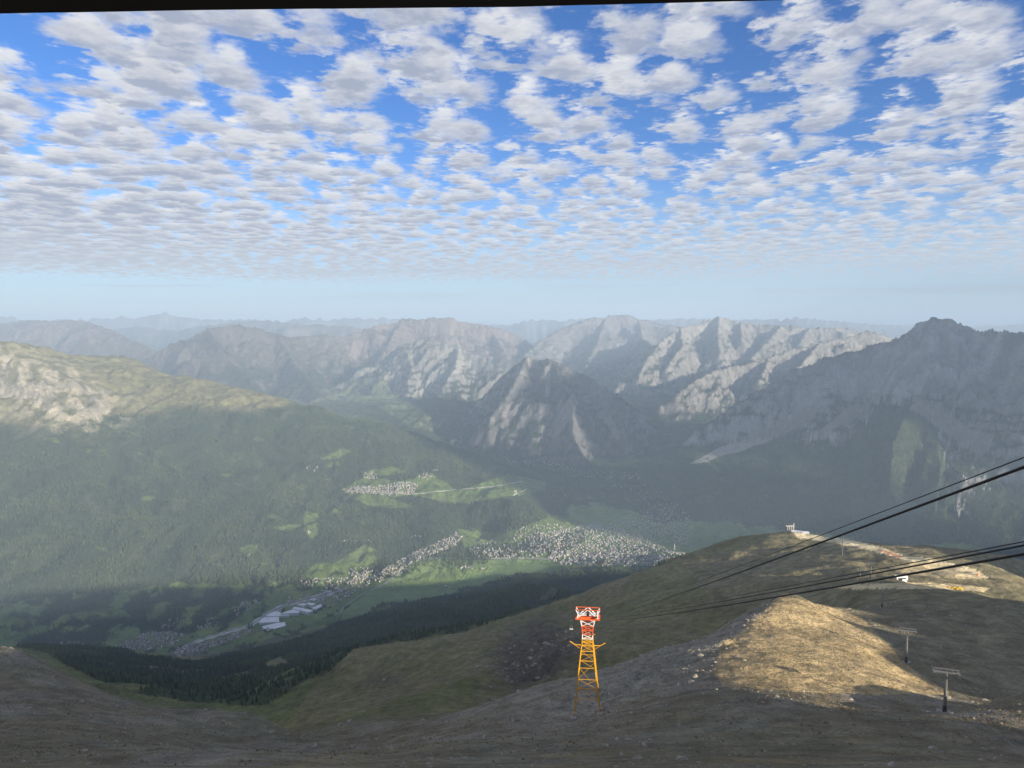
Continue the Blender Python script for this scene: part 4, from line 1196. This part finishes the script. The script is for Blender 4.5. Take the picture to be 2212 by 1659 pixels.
# head: deep red cross beam, rail above it, white braces, saddles at both ends
hb = TH * (1 - .075)
MB().box((0, -1.4, hb), (8.9, .75, 1.15)).build('cross_beam', M_RED, tow)
MB().box((0, 1.4, hb), (8.9, .75, 1.15)).build('cross_beam', M_RED, tow)
mb = MB()
for y in (-1.4, 1.4): mb.bar((-4.35, y, TH), (4.35, y, TH), .22)
for x in (-4.35, 0, 4.35): mb.bar((x, -1.4, TH), (x, 1.4, TH), .18)
mb.build('head_rail', M_RED, tow)
for sx in (-1, 1):
    for y in (-1.4, 1.4):
        mb = MB(); mb.bar((sx * 3.0, y, hb + .6), (sx * 4.3, y, TH - .1), .26); mb.bar((sx * 3.0, y, hb + .6), (sx * .2, y, TH - .1), .24); mb.bar((sx * 3.0, y, hb + .6), (sx * 1.5, y, hb + 1.6), .2)
        mb.build('head_brace', M_WHT, tow)
    MB().box((sx * 3.6, 0, hb + .85), (.5, 6.4, .55)).build('saddle', M_WHT, tow)
    MB().box((sx * 1.8, 0, hb + .9), (2.6, 2.0, .25)).build('head_platform', M_WHT, tow)
# side arms
for sx in (-1, 1):
    zz = TH * (1 - .32)
    mb = MB(); mb.bar((sx * 1.9, -1.8, zz), (sx * 4.7, -1.8, zz + .15), .24); mb.bar((sx * 4.7, -1.8, zz + .15), (sx * 6.4, -1.8, zz + 1.25), .24); mb.bar((sx * 2.2, -1.8, zz - 1.6), (sx * 4.7, -1.8, zz + .05), .13)
    mb.build('side_arm', M_YEL, tow)
mb = MB()
for k in range(60):
    z = TH * .26 + k * .45
    if z > TH * .93: break
mb.bar((1.7, -2.1, TH * .78), (2.6, -2.4, TH * .79), .3); mb.build('lamp_bracket', M_YEL, tow)

# ------------------------------------------------------------------ aerial ropes from the station to the tower and down the far spans
def rope(name, pts, r, label, sag=0.0, group=None, n=40, mat=None):
    P3 = []
    for a, b in zip(pts[:-1], pts[1:]):
        a = np.array(a, float); b = np.array(b, float)
        for k in range(n):
            t = k / n; p = a + (b - a) * t; p[2] -= sag * 4 * t * (1 - t); P3.append(p)
    P3.append(np.array(pts[-1], float))
    mb = MB(); m_ = 8
    vs, fs = [], []
    for i, p in enumerate(P3):
        d = Vector(P3[min(i + 1, len(P3) - 1)] - P3[max(i - 1, 0)]).normalized(); s = d.cross(Vector((0, 0, 1))).normalized(); t = s.cross(d)
        for k in range(m_):
            an = 2 * math.pi * k / m_; q = Vector(p) + (s * math.cos(an) + t * math.sin(an)) * r; vs.append(q)
    for i in range(len(P3) - 1):
        for k in range(m_): fs.append((i * m_ + k, i * m_ + (k + 1) % m_, (i + 1) * m_ + (k + 1) % m_, (i + 1) * m_ + k))
    mb.poly(vs, fs)
    o = mb.build(name, mat or M_ROPE)
    o.data.polygons.foreach_set('use_smooth', [True] * len(o.data.polygons))
    tag(o, label, 'cable', group); return o
def tw(x, y, z):                                  # a point on the tower in world space
    ca, sa = math.cos(R(-7)), math.sin(R(-7))
    return np.array([base[0] + x * ca - y * sa, base[1] + x * sa + y * ca, bz + z])
def beyond(a, b, k):                              # carry the line on past b
    a = np.array(a); b = np.array(b); return b + (b - a) / np.linalg.norm(b - a) * k
# two heavy track ropes (each side of the tower) and their lighter haul ropes
specs = [('thick black cable crossing the picture highest, just under a thin companion cable', (2212, 1009), 12.0, (3.7, 0, hb + 1.25), .028, 1.2),
         ('thin black cable running just above the highest thick cable', (2212, 988), 11.6, (3.1, 0, hb + 2.0), .010, 1.0),
         ('thick black cable, lowest of the three running low across the shoulder', (2212, 1197), 13.0, (-3.6, 0, hb + 1.25), .026, 2.0),
         ('middle black cable of the three running low across the shoulder', (2212, 1178), 12.8, (-3.3, 0, hb + 1.6), .018, 1.8),
         ('thin black cable, top one of the three running low across the shoulder', (2212, 1170), 12.6, (-3.0, 0, hb + 2.2), .010, 1.6)]
for lab, (qx, qy), dd, tp, r, sag in specs:
    e = at(qx, qy, dd); t = tw(*tp)
    ln_ = np.linalg.norm(e - t); k_ = 14.0 / (14.0 + ln_); e = e + np.array([0, 0, 4 * sag * k_ * (1 - k_)])
    rope('track_cable' if r > .02 else 'haul_cable', [beyond(t, e, 14.0), t], r, lab, sag)
# thin rope crossing the sunlit knoll
rope('haul_cable', [at(2300, 1285, 40), at(1722, 1347, 300), at(1480, 1338, 760)], .011, 'thin dark cable crossing low over the sunlit knoll', 1.0)
# the small cabin hanging beside the tower
cb = at(1234, 1352, 420)
cab = empty('cable_car_cabin', cb); tag(cab, 'small dark cable car cabin with pale floor hanging left of the tower', 'cable car cabin')
mb = MB(); mb.bar((0, 0, 3.0), (.5, 0, 1.2), .16); mb.bar((.5, 0, 1.2), (.1, 0, .2), .16); mb.build('hanger', M_DKST, cab)
MB().box((0, 0, 3.1), (2.2, .3, .3)).build('carriage', M_DKST, cab)
MB().poly([(-.75, -.6, -1.4), (.75, -.6, -1.4), (.75, .6, -1.4), (-.75, .6, -1.4), (-.55, -.5, .3), (.55, -.5, .3), (.55, .5, .3), (-.55, .5, .3)],
          [(3, 2, 1, 0), (4, 5, 6, 7), (0, 1, 5, 4), (1, 2, 6, 5), (2, 3, 7, 6), (3, 0, 4, 7)]).build('body', M_DKST, cab)
MB().box((0, 0, -1.6), (1.9, 1.5, .38)).build('floor', M_WHT, cab)

# ------------------------------------------------------------------ chairlift
def make_pylon(h, arm, name, lab, loc, rz, group):
    o = empty(name, loc, rz); tag(o, lab, 'lift pylon', group)
    MB().tube((0, 0, -.6), (0, 0, h * .18), .80, .66, 12).build('mast_foot', M_DKST, o)
    MB().tube((0, 0, h * .18), (0, 0, h - .6), .62, .42, 12).build('mast', M_STEEL, o)
    MB().box((0, 0, -.25), (2.4, 1.5, .7)).build('footing', M_CONC, o)
    a = arm / 2
    mb = MB(); mb.bar((-a, 0, h - .2), (a, 0, h - .2), .44, .50); mb.build('cross_arm', M_STEEL, o)
    mb = MB(); mb.bar((-a * .95, -.1, h + 1.15), (a * .95, -.1, h + 1.15), .24)
    for k in (-.9, -.45, 0, .45, .9): mb.bar((k * a, -.1, h - .1), (k * a, -.1, h + 1.15), .12)
    mb.bar((-a * .8, -.1, h + .7), (-a * .5, -.1, h - .1), .1)
    mb.build('service_rail', M_STEEL, o)
    for s in (-1, 1):
        q = MB(); q.box((s * a * .86, 0, h - .95), (.5, 3.6, .6))
        q.bar((s * a * .86, 0, h - .3), (s * a * .86, 0, h - .7), .22)
        sh = q.build('sheave_beam', M_DKST, o)
        for k in range(6): MB().tube((s * a * .86 - .1, -1.5 + k * .6, h - 1.3), (s * a * .86 + .1, -1.5 + k * .6, h - 1.3), .32, None, 10).build('sheave', M_DKST, sh)
        q = MB(); q.box((s * a * .86 + s * .45, 0, h - .1), (.5, 3.2, .07)); q.bar((s * a * .86 + s * .68, -1.5, h - .1), (s * a * .86 + s * .68, -1.5, h + .7), .06); q.bar((s * a * .86 + s * .68, 1.5, h - .1), (s * a * .86 + s * .68, 1.5, h + .7), .06); q.bar((s * a * .86 + s * .68, -1.5, h + .7), (s * a * .86 + s * .68, 1.5, h + .7), .06)
        q.build('catwalk', M_STEEL, o)
    mb = MB()
    for s in (-.16, .16): mb.bar((s, -.62, .2), (s, -.44, h - .6), .05)
    for k in range(int(h / .45)): mb.bar((-.16, -.6 + .16 * k * .45 / h, .4 + k * .42), (.16, -.6 + .16 * k * .45 / h, .4 + k * .42), .035)
    l_ = mb.build('ladder', M_STEEL, o); l_['kind'] = 'stuff'
    return o
PYL = [((2040, 1543), (2042, 1447), 265, 8.2, 'dark steel lift pylon closest to the station, standing on the dark slope'),
       ((1957, 1432), (1957, 1359), 390, 8.4, 'steel lift pylon with a bright sunlit mast beside the golden knoll'),
       ((1905, 1312), (1907, 1266), 540, 7.8, 'steel lift pylon on the dark shoulder above the knoll crest'),
       ((1880, 1252), (1881, 1214), 660, 7.2, 'pale lift pylon beyond the white hut side of the track'),
       ((1857, 1257), (1857, 1229), 690, 6.4, 'small grey lift pylon of the second line, left of the pale one'),
       ((1820, 1187), (1820, 1152), 1010, 5.0, 'slender white pole pylon on the crest of the shoulder')]
tops = []
lx = at(2042, 1447, 265); fx_ = at(1880, 1214, 660)
lift_rz = math.atan2(fx_[1] - lx[1], fx_[0] - lx[0]) - math.pi / 2
for (b_, t_, dd, arm, lab) in PYL:
    bb = at(*b_, dd); g = float(ground_z(bb[0], bb[1])); tt_ = at(*t_, dd)
    h = max(6.0, tt_[2] - g - .8)
    rz = lift_rz + R(3)
    o = make_pylon(h, arm, 'lift_pylon', lab, (bb[0], bb[1], g), rz, None)
    tops.append((np.array([bb[0], bb[1], g + h - .75]), arm * .43, rz))
    if dd < 400:
        q = MB(); q.box((0, .6, .15), (4.6, 1.8, .22)); 
        for k in range(6): q.box((-2.1 + k * .84, -.25, .45), (.12, .12, .7))
        q.bar((-2.2, -.25, .8), (2.2, -.25, .8), .08)
        q.build('service_platform', M_CONC, o)
for s, nm in ((-1, 'left'), (1, 'right')):
    line = []
    for c_, a, rz in tops[:4]:
        line.append(c_ + np.array([math.cos(rz) * a * s, math.sin(rz) * a * s, -.3]))
    near_end = at(2330 if s > 0 else 2290, 1660 if s > 0 else 1690, 100)
    rope('lift_cable', [near_end] + line + [at(1805 + 8 * s, 1168, 1330)], .022, 'thin grey chairlift cable on the %s side of the steel pylons' % ('downhill' if s > 0 else 'uphill') if False else ('thin grey chairlift cable strung along the ' + ('right' if s > 0 else 'left') + ' ends of the pylon arms'), 1.2, None, 24, M_STEEL)

# ------------------------------------------------------------------ lift station on the far crest
def placed(name, px, py, D_, rz, lab, cat, dz=0.0, group=None):
    p = at(px, py, D_) if D_ else hit(px, py, 450); g = float(ground_z(p[0], p[1])) + dz
    o = empty(name, (p[0], p[1], g), rz); tag(o, lab, cat, group); return o
st = placed('lift_station', 1706, 1155, 1400, R(8), 'pale concrete lift station roof standing on tall columns on the crest', 'lift station')
for k in range(4): MB().box((-5 + k * 3.6, 0, 4.5), (1.3, 2.4, 12.5)).build('column', M_CONC, st)
MB().box((-1, 0, 11.5), (15.5, 5.5, 1.5)).build('roof', M_CONC, st)
MB().box((7.6, .6, 7.5), (1.6, 1.8, 18)).build('mast', M_CONC, st)
MB().bar((-8.5, -1, 12.9), (6, -1, 12.9), .4).build('gantry_beam', M_STEEL, st)
M_SHED = paint('white_sheet', (.82, .81, .79), .5, .1, .4)
sh_ = placed('station_shed', 1727, 1157, 1385, R(-24), 'long white shed with a low gable beside the columned lift station', 'shed')
house_geo(MB(), 26, 9, 4.5, 2.0).build('body', (M_SHED, M_SHED, M_DARK), sh_)
MB().box((13.6, 0, 2.0), (1.2, 7, 4.0)).build('door', M_DARK, sh_)
sh2 = placed('station_shed', 1738, 1165, 1345, R(20), 'smaller white building with an open front in front of the long shed', 'shed')
house_geo(MB(), 13, 8, 3.8, 1.2).build('body', (M_SHED, M_SHED, M_DARK), sh2)
MB().box((-2.5, -4.2, 1.2), (5, .5, 3.2)).build('door', M_DARK, sh2)
# white hut under the cables
hut = placed('white_hut', 1944, 1252, None, R(10), 'small white hut with a dark opening under the low cables', 'hut')
house_geo(MB(), 9.5, 5, 3.0, 1.1).build('body', (M_SHED, M_SHED, M_DARK), hut)
MB().box((-1.2, -2.6, 1.1), (3.2, .3, 2.4)).build('door', M_DARK, hut)
MB().box((3.1, -2.58, 1.5), (1.2, .24, 1.1)).build('window', M_DARK, hut)
MB().box((5.6, -.5, 1.2), (1.6, 2.4, 2.9)).build('annexe', M_SHED, hut)
# heap of bright yellow and orange padding beside the track
hp = placed('padding_heap', 2064, 1273, None, R(-8), 'bright yellow and orange heap of padding beside the gravel track', 'padding heap')
rp = random.Random(5)
M_PADY = paint('yellow_vinyl', (.80, .50, .04), .45, .15, 1); M_PADO = paint('orange_vinyl', (.75, .22, .04), .45, .15, 1)
for k in range(26):
    MB().box((0, 0, 0), (rp.uniform(1.6, 2.6), rp.uniform(1.0, 1.5), rp.uniform(.5, .8)), rp.uniform(-.5, .5)).build('pad', M_PADO if rp.random() < .3 else M_PADY, hp, (-9 + k * .62 + rp.uniform(-.8, .8), rp.uniform(-1.4, 1.4), .4 + (k % 3) * .62 + .3 * math.sin(k)))
sg = placed('orange_marker', 2113, 1243, None, 0, 'small orange and white marker cone on the gravel bank', 'marker')
MB().poly([(-1.3, -1.3, -.3), (1.3, -1.3, -.3), (1.3, 1.3, -.3), (-1.3, 1.3, -.3), (0, 0, 4.2)], [(0, 1, 4), (1, 2, 4), (2, 3, 4), (3, 0, 4), (3, 2, 1, 0)]).build('cone', M_PADO, sg)
MB().box((0, 0, -.1), (3.2, 3.2, .3)).build('base', M_WHT, sg)
# poles of the second small lift on the shoulder
for (px, py, D_, h, lab) in ((1829, 1262, 690, 9.0, 'thin dark pole standing left of the second line pylon'), (2080, 1206, 980, 6, 'short pale post on the skyline of the shoulder'), (1988, 1197, 1060, 4, 'short white post on the far edge of the gravel track')):
    o = placed('pole', px, py, D_, 0, lab, 'pole'); MB().tube((0, 0, -.5), (0, 0, h), .18, .12, 8).build('shaft', M_STEEL, o); MB().box((0, 0, h), (.9, .12, .5)).build('plate', M_STEEL, o)

# ------------------------------------------------------------------ stones
M_STONE = paint('stone', (.36, .31, .245), .95, .5, .8, 0, .1)
def stone_mesh(seed, sub=1):
    import bmesh
    bm = bmesh.new(); bmesh.ops.create_icosphere(bm, subdivisions=sub, radius=.5)
    r_ = random.Random(seed)
    ax = (r_.uniform(.8, 1.3), r_.uniform(.6, 1.0), r_.uniform(.35, .75))
    for v in bm.verts:
        k = r_.uniform(.72, 1.18); v.co = Vector((v.co.x * ax[0] * k, v.co.y * ax[1] * k, v.co.z * ax[2] * k))
    me = bpy.data.meshes.new('stone'); bm.to_mesh(me); bm.free(); me.materials.append(M_STONE); return me
st_proto = [stone_mesh(s) for s in range(5)]
wst = area * VISIBLE * (D < 560) * (D > 90) * (np.abs(U)[None, :] < .70) * (.04 + .45 * rocky_spur + .13 * np.clip(fbm(X / 22, Y / 22, 81, 3), 0, 1)) * (1 - .85 * knoll) + area * VISIBLE * cliff * (D > 600) * (D < 1000) * .02
cnt = rng.poisson(np.clip(wst, 0, 8)); cnt[0] = cnt[-1] = 0
jj, ii = np.nonzero(cnt); rep = cnt[jj, ii]
tj = np.repeat(jj, rep) + rng.uniform(-.5, .5, rep.sum()); ti = np.repeat(ii, rep) + rng.uniform(-.5, .5, rep.sum())
su = U[0] + ti * (U[1] - U[0]); sy_ = np.interp(tj, np.arange(NY), YR); sx_ = su * sy_; sz_ = ground_z(sx_, sy_)
ss = (.26 + .50 * rng.pareto(3.0, len(sx_)).clip(0, 4.0)) * np.where(sy_ > 600, 3.2, 1.0) * (1 + .8 * (np.interp(sy_, [190, 290, 600], [0, 1, 1]) * (rng.uniform(0, 1, len(sx_)) < .35)))
scatter_wood('scree', np.stack([sx_, sy_, sz_ + .02], 1), ss, rng.uniform(0, 1, len(sx_)), st_proto, 'loose stones strewn over the dark slope below the station')
print('stones', len(sx_))
# tufts of dry grass between the stones
M_TUFT = leaf_material('dry_grass', (.185, .15, .075), .6)
def tuft_mesh(seed):
    r_ = random.Random(seed); mb = MB()
    for k in range(9):
        an = 2 * math.pi * k / 9 + r_.uniform(-.3, .3); b = r_.uniform(.05, .22); t = b + r_.uniform(.15, .32); h_ = r_.uniform(.28, .55); w_ = r_.uniform(.07, .13)
        c_, s_ = math.cos(an), math.sin(an)
        mb.poly([(b * c_ - w_ * s_, b * s_ + w_ * c_, 0), (b * c_ + w_ * s_, b * s_ - w_ * c_, 0), (t * c_, t * s_, h_)], [(0, 1, 2)])
    return mb.mesh('grass_tuft', M_TUFT)
tuft_proto = [tuft_mesh(s) for s in range(4)]
wt = area * VISIBLE * (D < 620) * sstep(130, 210, D) * (np.abs(U)[None, :] < .70) * (.10 * sstep(-.35, .35, fbm(X / 28, Y / 24, 83, 4)) * (1 - knoll) + .10 * knoll) * (1 - .7 * rocky_spur)
cnt = rng.poisson(np.clip(wt, 0, 8)); cnt[0] = cnt[-1] = 0
jj, ii = np.nonzero(cnt); rep = cnt[jj, ii]
tj = np.repeat(jj, rep) + rng.uniform(-.5, .5, rep.sum()); ti = np.repeat(ii, rep) + rng.uniform(-.5, .5, rep.sum())
gu = U[0] + ti * (U[1] - U[0]); gy_ = np.interp(tj, np.arange(NY), YR); gx_ = gu * gy_; gz_ = ground_z(gx_, gy_)
n_tuft = len(gx_)
scatter_wood('grass', np.stack([gx_, gy_, gz_ - .03], 1), rng.uniform(.5, 1.15, n_tuft), rng.uniform(0, 1, n_tuft), tuft_proto, 'dry grass tufts on the slope below the station')
bl = [((1396, 1611), 2.3, 'lone dark angular boulder on the bare slope near the bottom'), ((1500, 1463), 3.0, 'large grey block at the foot of the rocky spur'), ((1470, 1480), 2.6, 'broad grey boulder under the rocky spur'),
      ((1520, 1500), 2.0, 'pale boulder lying below the sunlit knoll'), ((1545, 1432), 2.2, 'sunlit boulder on the left rim of the golden knoll'), ((1365, 1560), 1.8, 'grey boulder between the tower and the bare track'),
      ((1330, 1545), 1.5, 'low boulder just right of the tower feet'), ((758, 1560), 6.0, 'whitish rock outcrop in the green gully'), ((735, 1568), 5.0, 'pale rock beside the whitish outcrop in the green gully'), ((830, 1470), 7.0, 'grey crag in the middle of the grassy flank')]
for (px, py), s, lab in bl:
    p = hit(px, py, 80)
    me = stone_mesh(hash(lab) % 1000 if False else int(px), 2)
    o = add('boulder', me, None, (p[0], p[1], p[2] + s * .12), random.uniform(0, 6)); o.scale = (s, s, s); tag(o, lab, 'boulder')

# ------------------------------------------------------------------ the window the view is seen from
wf = empty('window_frame', (0, 1.25, CAMZ)); tag(wf, 'black rubber edged head of the station window overhead', 'window frame')
hd = MB(); nseg = 24
vs, fs = [], []
for k in range(nseg + 1):
    x = -1.5 + 3.0 * k / nseg
    px = PCX + PF * x / 1.25
    e = np.interp(px, [-900, 0, 500, 1106, 1450, 1700, 2212, 3100], [52, 30, 21, 15, 6, -1, -14, -40])
    u_, t_ = ray(px, e); zz = -float(t_) * 1.25
    for (y, z) in ((0, zz), (.05, zz * 1.045 + .004), (.05, .95), (0, .95)): vs.append((x, y, z))
for k in range(nseg):
    a = k * 4; b = a + 4
    for q in range(4): fs.append((a + q, a + (q + 1) % 4, b + (q + 1) % 4, b + q))
fs += [(0, 1, 2, 3), (nseg * 4 + 3, nseg * 4 + 2, nseg * 4 + 1, nseg * 4)]
hd.poly(vs, fs); hd.build('header', M_BLACK, wf)
for s in (-1, 1): MB().box((s * 1.55, .05, -.2), (.09, .1, 2.3)).build('jamb', M_BLACK, wf)
MB().box((0, .05, -1.35), (3.2, .12, .1)).build('sill', M_BLACK, wf)
open("/tmp/log.txt","w").write(f"{time.time()-T0} trees {len(tx)} stones {len(sx_)} tufts {n_tuft} houses {len(houses)} tris {len(quads)*2}")
